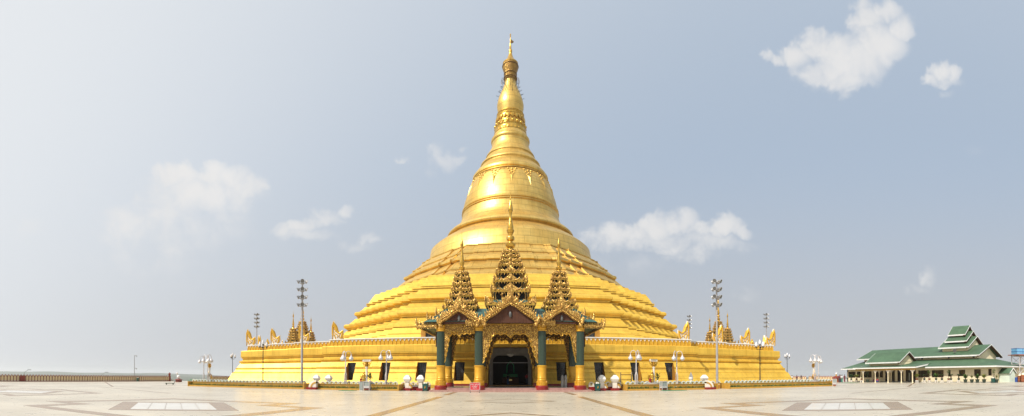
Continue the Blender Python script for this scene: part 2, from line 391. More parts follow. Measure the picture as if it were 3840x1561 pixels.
dens = MA('ADD', acc, MA('MULTIPLY', MA('SUBTRACT', n1.outputs['Fac'], .5), 2.6))
gate = MA('MULTIPLY', acc, 1.7, clamp=True)
mr = N(nt, 'ShaderNodeMapRange', interpolation_type='SMOOTHSTEP'); mr.inputs[1].default_value = .0; mr.inputs[2].default_value = 1.6; mr.inputs[3].default_value = 0; mr.inputs[4].default_value = .86
L(nt, dens, mr.inputs[0])
cfac = MA('MULTIPLY', mr.outputs[0], gate)
# hazy air towards the horizon
SK = 1/SKY_STR
hz = N(nt, 'ShaderNodeMapRange', interpolation_type='SMOOTHSTEP'); hz.inputs[1].default_value = .55; hz.inputs[2].default_value = -.02; hz.inputs[3].default_value = 0; hz.inputs[4].default_value = 1
L(nt, te, hz.inputs[0])
sdv = N(nt, 'ShaderNodeVectorMath', operation='DOT_PRODUCT'); L(nt, tc.outputs['Generated'], sdv.inputs[0]); sdv.inputs[1].default_value = sd
sunward = N(nt, 'ShaderNodeMapRange', interpolation_type='SMOOTHSTEP'); sunward.inputs[1].default_value = -.30; sunward.inputs[2].default_value = .90
L(nt, sdv.outputs['Value'], sunward.inputs[0])
hc0 = N(nt, 'ShaderNodeMix', data_type='RGBA'); L(nt, hz.outputs[0], hc0.inputs[0])
hc0.inputs[6].default_value = (*[x*SK for x in HAZE_TOP],1); hc0.inputs[7].default_value = (*[x*SK for x in HAZE_FAR],1)
hf = N(nt, 'ShaderNodeMapRange'); hf.inputs[3].default_value = HAZE_LO; hf.inputs[4].default_value = HAZE_HI; L(nt, hz.outputs[0], hf.inputs[0])
m0 = N(nt, 'ShaderNodeMix', data_type='RGBA'); L(nt, hf.outputs[0], m0.inputs[0]); L(nt, sky.outputs[0], m0.inputs[6]); L(nt, hc0.outputs[2], m0.inputs[7])
m1 = N(nt, 'ShaderNodeMix', data_type='RGBA'); L(nt, sunward.outputs[0], m1.inputs[0]); L(nt, m0.outputs[2], m1.inputs[6]); m1.inputs[7].default_value = (*[x*SK for x in HAZE_SUN],1)
cc = N(nt, 'ShaderNodeMix', data_type='RGBA'); L(nt, MA('MULTIPLY', n2.outputs['Fac'], 1.0), cc.inputs[0])
cc.inputs[6].default_value = (*[x*SK for x in CLOUD_A],1); cc.inputs[7].default_value = (*[x*SK for x in CLOUD_B],1)
m2 = N(nt, 'ShaderNodeMix', data_type='RGBA'); L(nt, cfac, m2.inputs[0]); L(nt, m1.outputs[2], m2.inputs[6]); L(nt, cc.outputs[2], m2.inputs[7])
L(nt, m2.outputs[2], bg.inputs['Color']); bg.inputs['Strength'].default_value = SKY_STR
try: w.cycles.sampling_method = 'MANUAL'; w.cycles.sample_map_resolution = 1024
except Exception: pass
S.view_settings.view_transform = 'Standard'
S.view_settings.look = 'None'; S.view_settings.gamma = 1; S.view_settings.exposure = EXPO
try:
    S.cycles.max_bounces = 8; S.cycles.use_denoising = True; S.cycles.denoiser = 'OPENIMAGEDENOISE'
    S.cycles.sample_clamp_indirect = 6; S.cycles.caustics_reflective = False; S.cycles.blur_glossy = .5
    S.cycles.volume_bounces = 3; S.cycles.volume_max_steps = 64
except Exception: pass

# ------------------------------------------------------------------ ground
GZ = -46.0
g = MB(); R = 9000; n = 72; v = [(0,60,GZ)]; f = []
rings = [130,400,1200,2500,4500,R]
for r in rings:
    for i in range(n):
        a = 2*PI*i/n; h = 0 if r < 1000 else rnd.uniform(-5,5)
        v.append((r*math.sin(a), 60+r*math.cos(a), GZ+h))
f += [(0,1+i,1+(i+1)%n) for i in range(n)]
for k in range(len(rings)-1):
    for i in range(n): f.append((1+k*n+i,1+(k+1)*n+i,1+(k+1)*n+(i+1)%n,1+k*n+(i+1)%n))
g.add(v,f)
M['terrain'] = simple('dry_green_plain', (.075,.095,.045), (.16,.13,.075), .9, 0, .004)
tag(g.build('terrain', M['terrain']), kind='structure')
M['hill'] = simple('wooded_hill', (.045,.07,.032), (.07,.085,.045), .9, 0, .006)
def hills(r, a0, a1, hfun, seed, depth):
    h = MB(); k = 90; rr = random.Random(seed); ph = [rr.uniform(0,6) for _ in range(5)]
    v=[]
    for i in range(k+1):
        t = i/k; a = math.radians(a0+(a1-a0)*t)
        e = hfun(t) * (1 + .16*math.sin(9*t+ph[0]) + .09*math.sin(23*t+ph[1]) + .04*math.sin(61*t+ph[2]))
        for (dr,hh) in ((-depth*.6,0),(-depth*.25,.55),(0,1),(depth*.35,.6),(depth*.7,0)):
            v.append(((r+dr)*math.sin(a),(r+dr)*math.cos(a),GZ-2+hh*max(0,e)))
    f=[(i*5+j,i*5+j+1,(i+1)*5+j+1,(i+1)*5+j) for i in range(k) for j in range(4)]
    h.add(v,f); tag(h.build('hills', M['hill'], smooth=80), kind='structure')
hills(5600, -95, -28, lambda t: 95*(1-t)**.6*min(1,t*6)+12, 3, 1500)
hills(6300, -60, 70, lambda t: 46*min(1,t*5)*min(1,(1-t)*5)*(.75+.25*math.sin(5*t+1)), 5, 1500)
hills(4000, -75, -35, lambda t: 40*min(1,t*4)*min(1,(1-t)*4), 8, 900)

# the platform the pagoda stands on
XL, XR, YN, YF = -77.0, 108.0, -40.0, 215.0
p = MB(); p.box(XL,XR,YN,YF,-40,0)
pz = p.build('plaza', M['marble']); tag(pz, kind='structure')
p = MB(); p.frustum((XL+XR)/2,(YN+YF)/2,GZ-1,(XR-XL)/2+40,(YF-YN)/2+40,-1.5,(XR-XL)/2+1,(YF-YN)/2+1)
M['slope'] = simple('grassed_slope', (.06,.085,.03), (.10,.10,.05), .9, 0, .05)
tag(p.build('hill_slope', M['slope']), kind='structure')

# paving bands: sheets laid 4 mm above the marble
def band(mb, pts, w, z=.004, closed=False):
    n = len(pts); Lp=[]; Rp=[]
    for i,(x,y) in enumerate(pts):
        if closed: a,b = pts[i-1], pts[(i+1)%n]; p0=(x-a[0],y-a[1]); p1=(b[0]-x,b[1]-y)
        else:
            a,b = pts[max(0,i-1)], pts[min(n-1,i+1)]; p0=(x-a[0],y-a[1]) if i>0 else (b[0]-x,b[1]-y); p1=(b[0]-x,b[1]-y) if i<n-1 else p0
        l0=math.hypot(*p0); l1=math.hypot(*p1); n0=(-p0[1]/l0,p0[0]/l0); n1=(-p1[1]/l1,p1[0]/l1)
        mx,my=n0[0]+n1[0],n0[1]+n1[1]; d=(mx*n0[0]+my*n0[1]); d=max(d,.35)
        mx,my=mx/d*w/2,my/d*w/2
        Lp.append((x+mx,y+my,z)); Rp.append((x-mx,y-my,z))
    v=Lp+Rp; m=n if closed else n-1
    mb.add(v,[(i,(i+1)%n,n+(i+1)%n,n+i) for i in range(m)])
STAR = [(6.5,0),(1.6,6.6),(.35,4.9),(-1.9,6.8),(-5.5,2.3),(-7.6,0),(-5.5,-2.3),(-1.9,-6.8),(.35,-4.9),(1.6,-6.6)]
bn = MB(); wt = MB(); jt = MB()
def star(cx, cy, ang, sc=1.0):
    ca, sa = math.cos(ang), math.sin(ang)
    T = lambda u,v: (cx+(u*ca-v*sa)*sc, cy+(u*sa+v*ca)*sc)
    band(bn, [T(u,v) for u,v in STAR], .82, closed=True)
    # square panel: wide tan cheeks, thin near and far edges
    for q in ([(-2.95,-2.95),(2.95,-2.95),(2.95,-2.0),(-2.95,-2.0)],[(-2.95,2.0),(2.95,2.0),(2.95,2.95),(-2.95,2.95)],[(-2.95,-2.0),(-2.3,-2.0),(-2.3,2.0),(-2.95,2.0)],[(2.2,-2.0),(2.95,-2.0),(2.95,2.0),(2.2,2.0)]):
        bn.add([(*T(u,v),.004) for u,v in q],[(0,1,2,3)])
    wt.add([(*T(u,v),.004) for u,v in [(-2.3,-2.0),(2.2,-2.0),(2.2,2.0),(-2.3,2.0)]],[(0,1,2,3)])
    for k in (-1.2,-.4,.4,1.2):
        q=[(-2.3,k-.012),(2.2,k-.012),(2.2,k+.012),(-2.3,k+.012)]; jt.add([(*T(u,v),.008) for u,v in q],[(0,1,2,3)])
for sx in (-1,1):
    a = math.atan2(1, sx)
    star(sx*15.6,15.6,a); star(sx*34.0,15.8,math.atan2(1,-sx)); star(sx*52.5,15.8,a); star(sx*34,-8,a)
    band(bn, [(sx*5.4,-10),(sx*5.4,33.0)], .55); band(bn, [(sx*5.5,36.2),(sx*5.5,43.0)], .5)
    band(bn, [(sx*6.5,38.5),(sx*41,38.5)], .10); band(bn, [(sx*5.4,34.5),(sx*76,34.5)], .12)
    band(bn, [(sx*44.5,40),(sx*44.5,76)], .5); band(bn, [(sx*58,20),(sx*58,76)], .45); band(bn, [(sx*26.5,26),(sx*44,31)], .35); band(bn, [(sx*44,33),(sx*72,52)], .35)
bd = [(0,29.9),(2.9,27.4),(0,25.2),(-2.9,27.4)]; band(bn, bd, .22, closed=True)
bd = [(0,18.7),(3.4,15.6),(0,12.6),(-3.4,15.6)]; band(bn, bd, .26, closed=True)
tag(bn.build('paving_bands', M['brown_stone']), kind='structure')
tag(wt.build('paving_panels', M['white_stone']), kind='structure'); tag(jt.build('paving_joints', M['joint']), kind='structure')
# air
hzb = MB(); hzb.box(-9500,9500,-9400,9600,GZ-9,112)
m_, ntv, b_ = new_mat('haze_air'); ntv.nodes.remove(b_)
pv = N(ntv, 'ShaderNodeVolumePrincipled'); pv.inputs['Color'].default_value = (.97,.98,1,1); pv.inputs['Density'].default_value = HAZE_D; pv.inputs['Anisotropy'].default_value = .3
L(ntv, pv.outputs[0], ntv.nodes['Material Output'].inputs['Volume'])
if HAZE_D > 0: tag(hzb.build('haze', m_), kind='stuff')
# ------------------------------------------------------------------ the pagoda
D = 107.0
pag = thing('golden_pagoda', 'huge golden bell-shaped pagoda rising in redented terraces to a tall ringed spire', 'pagoda', (0, D, 0))
def off(poly, o): return [(x + o*math.copysign(1, x), y + o*math.copysign(1, y)) for x, y in poly]
def quad4(q):
    """quarter outline (x>0,y>0, from the +y side to the +x side) -> closed outline"""
    a = list(q); b = [(x,-y) for x,y in reversed(q)]; c = [(-x,-y) for x,y in q]; d = [(-x,y) for x,y in reversed(q)]
    return a + b + c + d
def loft(mb, levels, skip=()):
    n = len(levels[0][0]); v = []; f = []
    for poly, z in levels: v += [(x,y,z) for x,y in poly]
    for j in range(len(levels)-1):
        for i in range(n):
            if i in skip: continue
            f.append((j*n+i, j*n+(i+1)%n, (j+1)*n+(i+1)%n, (j+1)*n+i))
    mb.add(v, f); return mb
def cap(mb, poly, z): mb.add([(x,y,z) for x,y in poly], [tuple(range(len(poly)))]); return mb

TQ = [(26,49),(26,46.3),(33.5,46.3),(33.5,45.1),(39,45.1),(39,44.2),(44.2,44.2),(44.2,39),(45.1,39),(45.1,33.5),(46.3,33.5),(46.3,26),(49,26)]
TP = quad4(TQ)     # outline of the parapet
NF = None
for i in range(len(TP)):
    (x0,y0),(x1,y1) = TP[i], TP[(i+1)%len(TP)]
    if y0 == -49 and y1 == -49: NF = i
# wall profile: offset from the parapet, height
PROF = [(2.65,0),(2.65,.48),(2.58,.60),(1.98,1.98),(1.92,2.02),(1.92,2.13),(1.70,2.17),(1.60,2.40),(1.46,2.66),(1.55,2.70),(1.55,2.88),(1.34,2.93),
        (.92,3.66),(.86,3.70),(1.05,3.86),(1.10,3.92),(1.10,4.08),(.98,4.13),(.66,4.24),(.60,4.52),(.80,4.60),(.80,4.66),(.72,4.70),(.86,4.76),(.90,4.84),(.86,5.86),(.80,5.94),(.10,5.98),(.0,5.98)]
mb = MB(); loft(mb, [(off(TP,o), z) for o,z in PROF], skip=(NF,))
# the middle of the front: bays with window openings and the doorway
WX = [-22.1,-17.0,-11.9,-6.75,6.75,11.9,17.0,22.1]; WW = .66; WZ0, WZ1 = 1.0, 3.50; DW, DH = 2.92, 5.5
def prof_between(z0, z1):
    pts = []
    for (o0,a),(o1,b) in zip(PROF, PROF[1:]):
        if b <= a:
            if z0 <= a <= z1: pts.append((o0,a))
            continue
        lo, hi = max(a,z0), min(b,z1)
        if lo < hi:
            for z in (lo,hi):
                p = (o0+(o1-o0)*(z-a)/(b-a), z)
                if not pts or abs(pts[-1][0]-p[0])+abs(pts[-1][1]-p[1]) > 1e-5: pts.append(p)
    return pts
def strip(mb, x0, x1, pts):
    v = [(x0,-49-o,z) for o,z in pts] + [(x1,-49-o,z) for o,z in pts]; k = len(pts)
    mb.add(v, [(i,i+1,k+i+1,k+i) for i in range(k-1)])
ops = sorted([(x-WW,x+WW,WZ0,WZ1,.62) for x in WX] + [(-DW,DW,.4,DH,-1.2)])
jm = MB(); cur = -26 - 0.0
allp = PROF
xs = -26.0
# outer ends of the front follow the offset, so the end strips are wedges
def wedge(mb, sx, xin):
    v = [(xin,-49-o,z) for o,z in allp] + [(sx*(26+o),-49-o,z) for o,z in allp]; k = len(allp)
    mb.add(v, [(i,i+1,k+i+1,k+i) for i in range(k-1)])
wedge(mb, -1, ops[0][0]); wedge(mb, 1, ops[-1][1])
for i,(a,b,z0,z1,back) in enumerate(ops):
    strip(mb, a, b, prof_between(0,z0)); strip(mb, a, b, prof_between(z1,5.98) + [(0,5.98)])
    pts = prof_between(z0,z1); y = -49 - back; jm = MB()
    for x in (a,b):
        poly = [(x,-49-o,z) for o,z in pts] + [(x,y,z1),(x,y,z0)]
        jm.add(poly, [tuple(range(len(poly)))])
    o0, o1 = pts[0][0], pts[-1][0]
    jm.add([(a,-49-o0,z0),(b,-49-o0,z0),(b,y,z0),(a,y,z0)], [(0,1,2,3)]); jm.add([(a,-49-o1,z1),(b,-49-o1,z1),(b,y,z1),(a,y,z1)], [(0,1,2,3)])
    jm.build('window_jamb' if b-a < 3 else 'door_jamb', M['jamb'], pag)
    if i+1 < len(ops): strip(mb, b, ops[i+1][0], allp)
mb.build('terrace_wall', M['gold_wall'], pag, smooth=25)
# windows: dark glass behind a fan grille
def window(x):
    w = MB(); w.box(x-WW+.03,x+WW-.03,-49.60,-49.52,WZ0+.02,WZ1-.02); wo = w.build('window', M['glass_dark'], pag)
    g = MB(); y = -49.66
    g.tube([(x-WW+.06,y,WZ0+.05),(x+WW-.06,y,WZ0+.05),(x+WW-.06,y,WZ1-.05),(x-WW+.06,y,WZ1-.05)], .03, 4, closed=True)
    zc = WZ0+1.15
    g.tube([(x-WW+.06,y,zc),(x+WW-.06,y,zc)], .022, 4)
    for k in range(9):
        a = PI*(k+.5)/9; r = min(.58/max(abs(math.cos(a)),1e-3), 1.28/max(math.sin(a),1e-3)); g.tube([(x+.16*math.cos(a),y,zc+.16*math.sin(a)),(x+r*math.cos(a),y,zc+r*math.sin(a))], .013, 4)
    for rr in (.16,.42): g.tube([(x+rr*math.cos(PI*k/10),y,zc+rr*math.sin(PI*k/10)) for k in range(11)], .014, 4)
    for k in range(1,5): g.tube([(x-WW+.06+k*.24,y,WZ0+.05),(x-WW+.06+k*.24,y,zc)], .012, 4)
    for k in range(1,4): g.tube([(x-WW+.06,y,WZ0+.05+k*.28),(x+WW-.06,y,WZ0+.05+k*.28)], .012, 4)
    g.build('grille', M['grille'], wo)
    return wo
for x in WX: window(x)
# relief panels along the sloping dado
p = MB()
k = -25.4
while k < 25.4:
    if all(abs(k+.55-x) > WW+.62 for x in WX) and abs(k+.55) > DW+.6:
        p = MB()
        for (u0,u1,za,zb) in ((k,k+1.0,3.0,3.06),(k,k+1.0,3.52,3.58),(k,k+.06,3.06,3.52),(k+.94,k+1.0,3.06,3.52),(k+.3,k+.7,3.2,3.4)):
            oa = 1.34-(za-2.93)*.575; ob = 1.34-(zb-2.93)*.575
            v = [(u0,-49-oa-.035,za),(u1,-49-oa-.035,za),(u1,-49-ob-.035,zb),(u0,-49-ob-.035,zb)]
            v += [(a,b+.06,c) for a,b,c in v]
            p.add(v, [(0,1,2,3),(4,5,1,0),(7,6,2,3),(0,3,7,4),(1,2,6,5)])
        p.build('relief_panel', M['gold_wall'], pag)
    k += 1.28
# doorway: inner hall
d = MB()
d.box(-3.1,-DW-.004,-50.3,-46.5,.4,5.5); d.box(DW+.004,3.1,-50.3,-46.5,.4,5.5)
d.box(-DW+.002,DW-.002,-47.6,-47.3,4.75,5.49)
AW = 2.45
arch = [(-DW+.002,.4),(-AW,.4),(-AW,3.6)] + [(-AW+.85*(1-math.cos(t)), 3.6+.90*math.sin(t)) for t in [PI/2*k/6 for k in range(1,7)]] + \
       [(AW-.85*(1-math.sin(t)), 3.6+.90*math.cos(t)) for t in [PI/2*k/6 for k in range(0,6)]] + [(AW,3.6),(AW,.4),(DW-.002,.4),(DW-.002,4.74),(-DW+.002,4.74)]
d.prism(arch, -47.5, -47.2, 'y')
d.build('doorway', M['inner'], pag, smooth=30)
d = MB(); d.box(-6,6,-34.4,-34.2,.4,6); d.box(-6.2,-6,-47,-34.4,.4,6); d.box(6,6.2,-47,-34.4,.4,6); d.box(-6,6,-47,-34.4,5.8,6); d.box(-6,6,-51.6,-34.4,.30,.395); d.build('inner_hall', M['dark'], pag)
d = MB(); d.box(-AW,AW,-47.15,-47.05,3.46,3.53); d.build('door_rail', M['lamp_metal'], pag)
# parapet, petal frieze
c = MB(); loft(c, [(TP,5.98),(TP,6.86),(off(TP,.10),6.90),(off(TP,.10),6.98),(off(TP,-.05),7.02),(off(TP,-.6),7.02),(off(TP,-.6),6.3)]); c.build('parapet', M['white'], pag)
c = MB()
for i in range(len(TP)):
    (x0,y0),(x1,y1) = TP[i], TP[(i+1)%len(TP)]
    ln = math.hypot(x1-x0,y1-y0); n = max(1,round(ln/.60)); tx,ty = (x1-x0)/ln,(y1-y0)/ln
    nx,ny = ty,-tx
    mx,my = (x0+x1)/2,(y0+y1)/2
    if nx*mx+ny*my < 0: nx,ny = -nx,-ny
    if my > 20: continue     # rear faces carry none that can be seen
    for k in range(n):
        cx_,cy_ = x0+tx*ln*(k+.5)/n, y0+ty*ln*(k+.5)/n; h = ln/n*.49
        o = [(-h,0),(h,0),(h,.46),(h*.80,.63),(h*.45,.77),(0,.87),(-h*.45,.77),(-h*.80,.63),(-h,.46)]
        inn = [(u*.6,.08+w*.72) for u,w in o]
        v = [(cx_+tx*u+nx*.02,cy_+ty*u+ny*.02,5.985+w) for u,w in o] + [(cx_+tx*u+nx*.09,cy_+ty*u+ny*.09,5.985+w*.98) for u,w in o] + [(cx_+tx*u+nx*.03,cy_+ty*u+ny*.03,5.985+w) for u,w in inn]
        m = len(o)
        c.add(v, [(i_,(i_+1)%m,m+(i_+1)%m,m+i_) for i_ in range(m)] + [(m+i_,m+(i_+1)%m,2*m+(i_+1)%m,2*m+i_) for i_ in range(m)] + [tuple(range(2*m,3*m))])
c.build('petal_frieze', M['gold_petal'], pag)
c = MB(); cap(c, off(TP,-.55), 6.4); c.build('terrace_floor', M['white_stone'], pag)

# lower stepped block, eight redents to each corner
def plan(W, a, n=8):
    s = (W-a)/n; q = []
    for k in range(n+1):
        q.append((a+k*s, W-k*s))
        if k < n: q.append((a+k*s, W-(k+1)*s))
    return quad4(q)
LOW = [(6.0,39.0),(8.5,38.2),(8.6,37.9),(8.75,37.9),(8.8,37.6),(9.9,36.9),(9.95,37.15),(10.35,37.15),(10.4,36.7),(11.55,35.6),(11.6,35.3),(11.75,35.3),(11.8,35.6),(12.0,35.75),
       (12.12,36.15),(12.35,36.4),(12.7,36.4),(12.95,36.15),(13.05,35.7),(13.1,35.2),(14.35,34.0),(14.4,33.5),(14.6,33.5),(14.65,33.75),(14.9,33.75),(15.0,34.1),(15.2,34.4),(15.6,34.4),(15.85,34.1),(15.95,33.6),(16.0,33.1),
       (17.1,32.15),(17.15,31.7),(17.35,31.7),(17.4,31.95),(17.6,31.95),(17.65,31.7),(17.72,32.0),(17.9,32.0),(17.95,31.5),(18.9,31.0),(20.1,30.2),(20.2,29.8)]
base0 = lambda z: 39.0 - (z-6.0)*.648
lv = []
for z, W in LOW:
    Wb = base0(z); W = Wb + (W-Wb)*.75; a = 21.2 - (z-6)*.47
    P0 = plan(Wb, a); lv.append((off(P0, W-Wb), z))
mb = MB(); loft(mb, lv); cap(mb, off(lv[-1][0], -.1), 20.2); mb.build('lower_terraces', M['gold_wall'], pag, smooth=28)
# upper octagonal block, each face stepped forward twice
def octa(W):
    h = W*.4286; pts = []
    prof = [(-1,0),(-.74,0),(-.74,.42),(-.43,.42),(-.43,.84),(.43,.84),(.43,.42),(.74,.42),(.74,0)]
    for k in range(8):
        a = -PI/2 + k*PI/4; nx,ny = math.cos(a),math.sin(a); tx,ty = -ny,nx
        for u,o in prof: pts.append((nx*(W+o-.45)+tx*u*h, ny*(W+o-.45)+ty*u*h))
    return pts
UP = [(20.1,28.6),(20.9,27.8),(21.9,26.6),(21.95,26.72),(22.2,26.72),(22.25,26.35),(23.8,24.7),(23.85,24.5),(24.05,24.5),(24.1,24.7),(24.3,24.9),(24.75,24.85),(24.95,24.5),(25.0,24.15),
      (26.1,22.85),(26.15,22.98),(26.4,22.98),(26.45,22.6),(27.0,22.1),(27.05,21.85),(28.25,20.75),(28.3,20.85),(28.5,20.85),(28.5,20.3)]
lv = [(octa(W), z) for z, W in UP]
mb = MB(); loft(mb, lv); cap(mb, lv[-1][0], 28.5); mb.build('octagonal_terraces', M['gold_dome'], pag, smooth=28)
# everything round above
def rz(w, y):
    a, te = look(w, y); return (D*math.sin(a), EYE + te*D*math.cos(a))
BELL = [(298,949),(285,938),(259,921),(240,911),(231,905),(229,901),(236,897),(237,893),(234,888),(227,882),(214,874),(201,863),(191,851),(185,839),(182,826),(179.5,813),(182.5,811),(182.5,808),(178.5,805.5),(181.5,803),(181.5,799),(177.5,796),(176,785),(171,766),(164,745),(156,723),(147,703),(141,693),(136,686),(141.5,681),(141.5,674),(137,668),(128,657)]
BELL2 = [(128,657),(119,649),(113,642),(110,637),(113,632),(112,628),(106,622),(98,613),(93,607),(90,602),(92,598),(90,593),(84,585),(77,574),(72,564),(69.5,554),(69,543),(71.5,540),(72.5,534),(71,529),(66,522),(62,516),(60,511)]
NECK = [(60,511),(61,508),(60,504),(57,500),(56.5,490),(58.5,487),(58,483),(54,478),(54,474),(52.5,470),(51,462),(49.5,452),(51.5,449),(51.5,444),(49,441),(50.5,438),(50.5,434),(48,430)]
BUD = [(45.5,431),(47.5,420),(49.5,408),(50,398),(47.5,385),(44,372),(39,359),(33,346),(28,335),(24.5,324),(22,314),(20.5,306)]
def round_part(name, prof, mat, n=128, extra=None):
    m_ = MB(); m_.lathe((extra or []) + [rz(w,y) for w,y in prof], n, cap=False); return m_.build(name, mat, pag, smooth=38)
round_part('bell', BELL, M['gold_dome'], extra=[(20.5,28.45)]); round_part('ringed_shoulder', BELL2, M['gold_dome'])
round_part('lotus_neck', NECK, M['gold_fine']); round_part('banana_bud', BUD, M['gold_dome'])
def ring_petals(name, w, y0, y1, n, down):
    m_ = MB(); r, za = rz(w,y0); _, zb = rz(w,y1)
    for k in range(n):
        a = 2*PI*k/n; h = PI*r/n*.92
        o = [(-h,0),(h,0),(h*1.0,.55),(h*.5,.85),(0,1),(-h*.5,.85),(-h,.55)]
        v = []
        for dep, sc in ((.02,1),(.20,.9),(.26,.4)):
            for u,t in o:
                z = za+(zb-za)*( (t-.5)*sc+.5 if not down else 1-((t-.5)*sc+.5)); rr = r+dep
                v.append((rr*math.cos(a)-u*sc*math.sin(a), rr*math.sin(a)+u*sc*math.cos(a), z))
        q = len(o); m_.add(v, [(j*q+i,j*q+(i+1)%q,(j+1)*q+(i+1)%q,(j+1)*q+i) for j in range(2) for i in range(q)] + [tuple(range(2*q,3*q))])
    return m_.build(name, M['gold_fine'], pag)
ring_petals('lotus_petal_band', 52.2, 470, 452, 22, True); ring_petals('lotus_petal_band', 57.2, 512, 499, 26, False)
m_ = MB(); r, z = rz(56,482)
for k in range(20):
    a = 2*PI*(k+.5)/20; m_.ball((r*math.cos(a),r*math.sin(a),z), .42, 10, 6)
m_.build('bead_band', M['gold_fine'], pag, smooth=60)
for w_,y_ in ((70,530),(50.8,447),(50,436),(89,604)):
    r,z = rz(w_,y_); n = 192; k = 8; m_ = MB(); v = []
    for i in range(n):
        a = 2*PI*i/n; q = .13*(.55+.45*abs(math.sin(n/6*a/1)))
        for j in range(k):
            t = 2*PI*j/k; v.append(((r+q*math.cos(t))*math.cos(a),(r+q*math.cos(t))*math.sin(a),z+q*math.sin(t)))
    m_.add(v, [(i*k+j,((i+1)%n)*k+j,((i+1)%n)*k+(j+1)%k,i*k+(j+1)%k) for i in range(n) for j in range(k)])
    m_.build('bead_moulding', M['gold_fine'], pag, smooth=60)
# pendants round the bell
for k in range(16):
    a = -PI/2 + math.radians(2) + 2*PI*k/16
    if math.sin(a) > .35: continue
    m_ = MB(); pts = [(0,-.9,-.55,.42),(0,.9,-.55,.42),(0,0,-.75,.46),(0,-.62,-1.15,.34),(0,.62,-1.15,.34),(0,0,-1.5,.40),(0,-.4,-1.9,.3),(0,.4,-1.9,.3)]
    def onbell(u, dz):
        zt = rz(141,690)[1] + dz
        prof = [rz(w,y) for w,y in BELL]
        for (r0,z0),(r1,z1) in zip(prof, prof[1:]):
            if min(z0,z1) <= zt <= max(z0,z1) and z1 != z0: R = r0+(r1-r0)*(zt-z0)/(z1-z0)
        aa = a + u/R; return (R*math.cos(aa), R*math.sin(aa), zt)
    for _,u,dz,rr in pts: m_.ball(onbell(u,dz), rr*.62, 8, 5)
    for u in (-1.25,1.25,-1.7,1.7): m_.ball(onbell(u,-.42), .18, 6, 4)
    q = [onbell(-.42,-2.1), onbell(.42,-2.1), onbell(0,-4.6)]; ce = onbell(0,-2.7); ce = (ce[0]+.28*math.cos(a), ce[1]+.28*math.sin(a), ce[2])
    m_.add(q+[ce], [(0,1,3),(1,2,3),(2,0,3)])
    m_.build('leaf_pendant', M['gold_dome'], pag, smooth=50)
m_ = MB(); r,z = rz(140,688)
m_.lathe([(r-.15,z-.10),(r+.10,z-.05),(r+.10,z+.08),(r-.15,z+.12)], 128, cap=False); m_.build('pendant_moulding', M['gold_dome'], pag, smooth=40)
# the umbrella crown
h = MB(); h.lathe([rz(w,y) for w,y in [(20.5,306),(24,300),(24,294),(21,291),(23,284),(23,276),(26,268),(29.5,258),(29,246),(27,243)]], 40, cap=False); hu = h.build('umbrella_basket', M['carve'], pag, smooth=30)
h = MB()
for w_,y_ in ((24.5,297),(23.5,281),(29.8,252)):
    r,z = rz(w_,y_); h.tube([(r*math.cos(2*PI*k/40),r*math.sin(2*PI*k/40),z) for k in range(40)], .10, 5, closed=True)
for k in range(16):
    a = 2*PI*k/16; r,z = rz(22,306); rr = .42
    h.tube([((r+rr+rr*math.cos(t))*math.cos(a),(r+rr+rr*math.cos(t))*math.sin(a),z-.1+rr*1.3*math.sin(t)) for t in [2*PI*q/10 for q in range(10)]], .05, 4, closed=True)
h.build('hoop', M['carve_dark'], hu)
h = MB(); h.lathe([rz(w,y) for w,y in [(28.5,244),(29,240),(24,235),(17,228),(12,219),(8,209),(5.5,200),(6.5,195),(6.5,188),(4,185),(3.6,172),(2.6,168),(3.2,164),(1.6,160),(1.2,146),(.8,140)]], 32); h.build('umbrella_dome', M['gold_fine'], pag, smooth=40)
h = MB(); r,z = rz(0,163)
h.prism([(.05,z+.0),(.7,z+.15),(.85,z+.5),(.3,z+.9),(.05,z+1.2)], -.04,.04,'y'); h.build('vane', M['carve_dark'], pag)
h = MB(); h.lathe([(.05,rz(0,142)[1]),(.04,rz(0,128)[1])], 6)
for y_ in (129,134,139): h.ball((0,0,rz(0,y_)[1]), .16, 8, 6)
h.build('diamond_orb', M['gold_fine'], pag)
for y_,w_,n in ((325,24.8,9),(340,30.5,11),(352,36,12),(368,42.8,12)):
    r,z = rz(w_,y_)
    for k in range(n):
        a = 2*PI*(k+.3)/n; h = MB(); h.tube([(r*math.cos(a),r*math.sin(a),z),((r+.7)*math.cos(a),(r+.7)*math.sin(a),z+.3)], .05, 4); h.build('iron_peg', M['black_iron'], pag)
# upper windows beside the porch roof
for sx in (-1,1):
    w = MB(); x = sx*12.1
    w.M = None
    pr = [(-43.2,6.4),(-42.2,6.4),(-41.0,9.5),(-43.2,9.2)]
    w.box(x-1.0,x-.82,-42.9,-39,6.4,9.3); w.box(x+.82,x+1.0,-42.9,-39,6.4,9.3); w.box(x-.82,x+.82,-42.9,-39,9.05,9.3)
    for s2 in (-1,1): w.prism([(-42.9,6.4),(-41.6,6.4),(-40.6,9.0),(-42.9,8.6)], x+s2*1.02, x+s2*1.5, 'x')
    wo = w.build('upper_window', M['jamb'], pag)
    g = MB(); g.box(x-.82,x+.82,-42.3,-42.2,6.4,9.05); g.build('pane', M['glass_dark'], wo)
    g = MB()
    for z in (7.3,8.2): g.box(x-.82,x+.82,-42.36,-42.31,z,z+.05)
    for k in range(1,4): g.box(x-.82+k*.41-.015,x-.82+k*.41+.015,-42.40,-42.37,6.4,9.05)
    g.build('grille', M['grille'], wo)
# red plinth strip at the foot inside the porch
r_ = MB(); r_.box(-8.4,-DW-.35,-51.72,-51.662,.385,.62); r_.build('red_plinth', M['red_base'], pag); r_ = MB(); r_.box(DW+.35,8.4,-51.72,-51.662,.385,.62); r_.build('red_plinth', M['red_base'], pag)
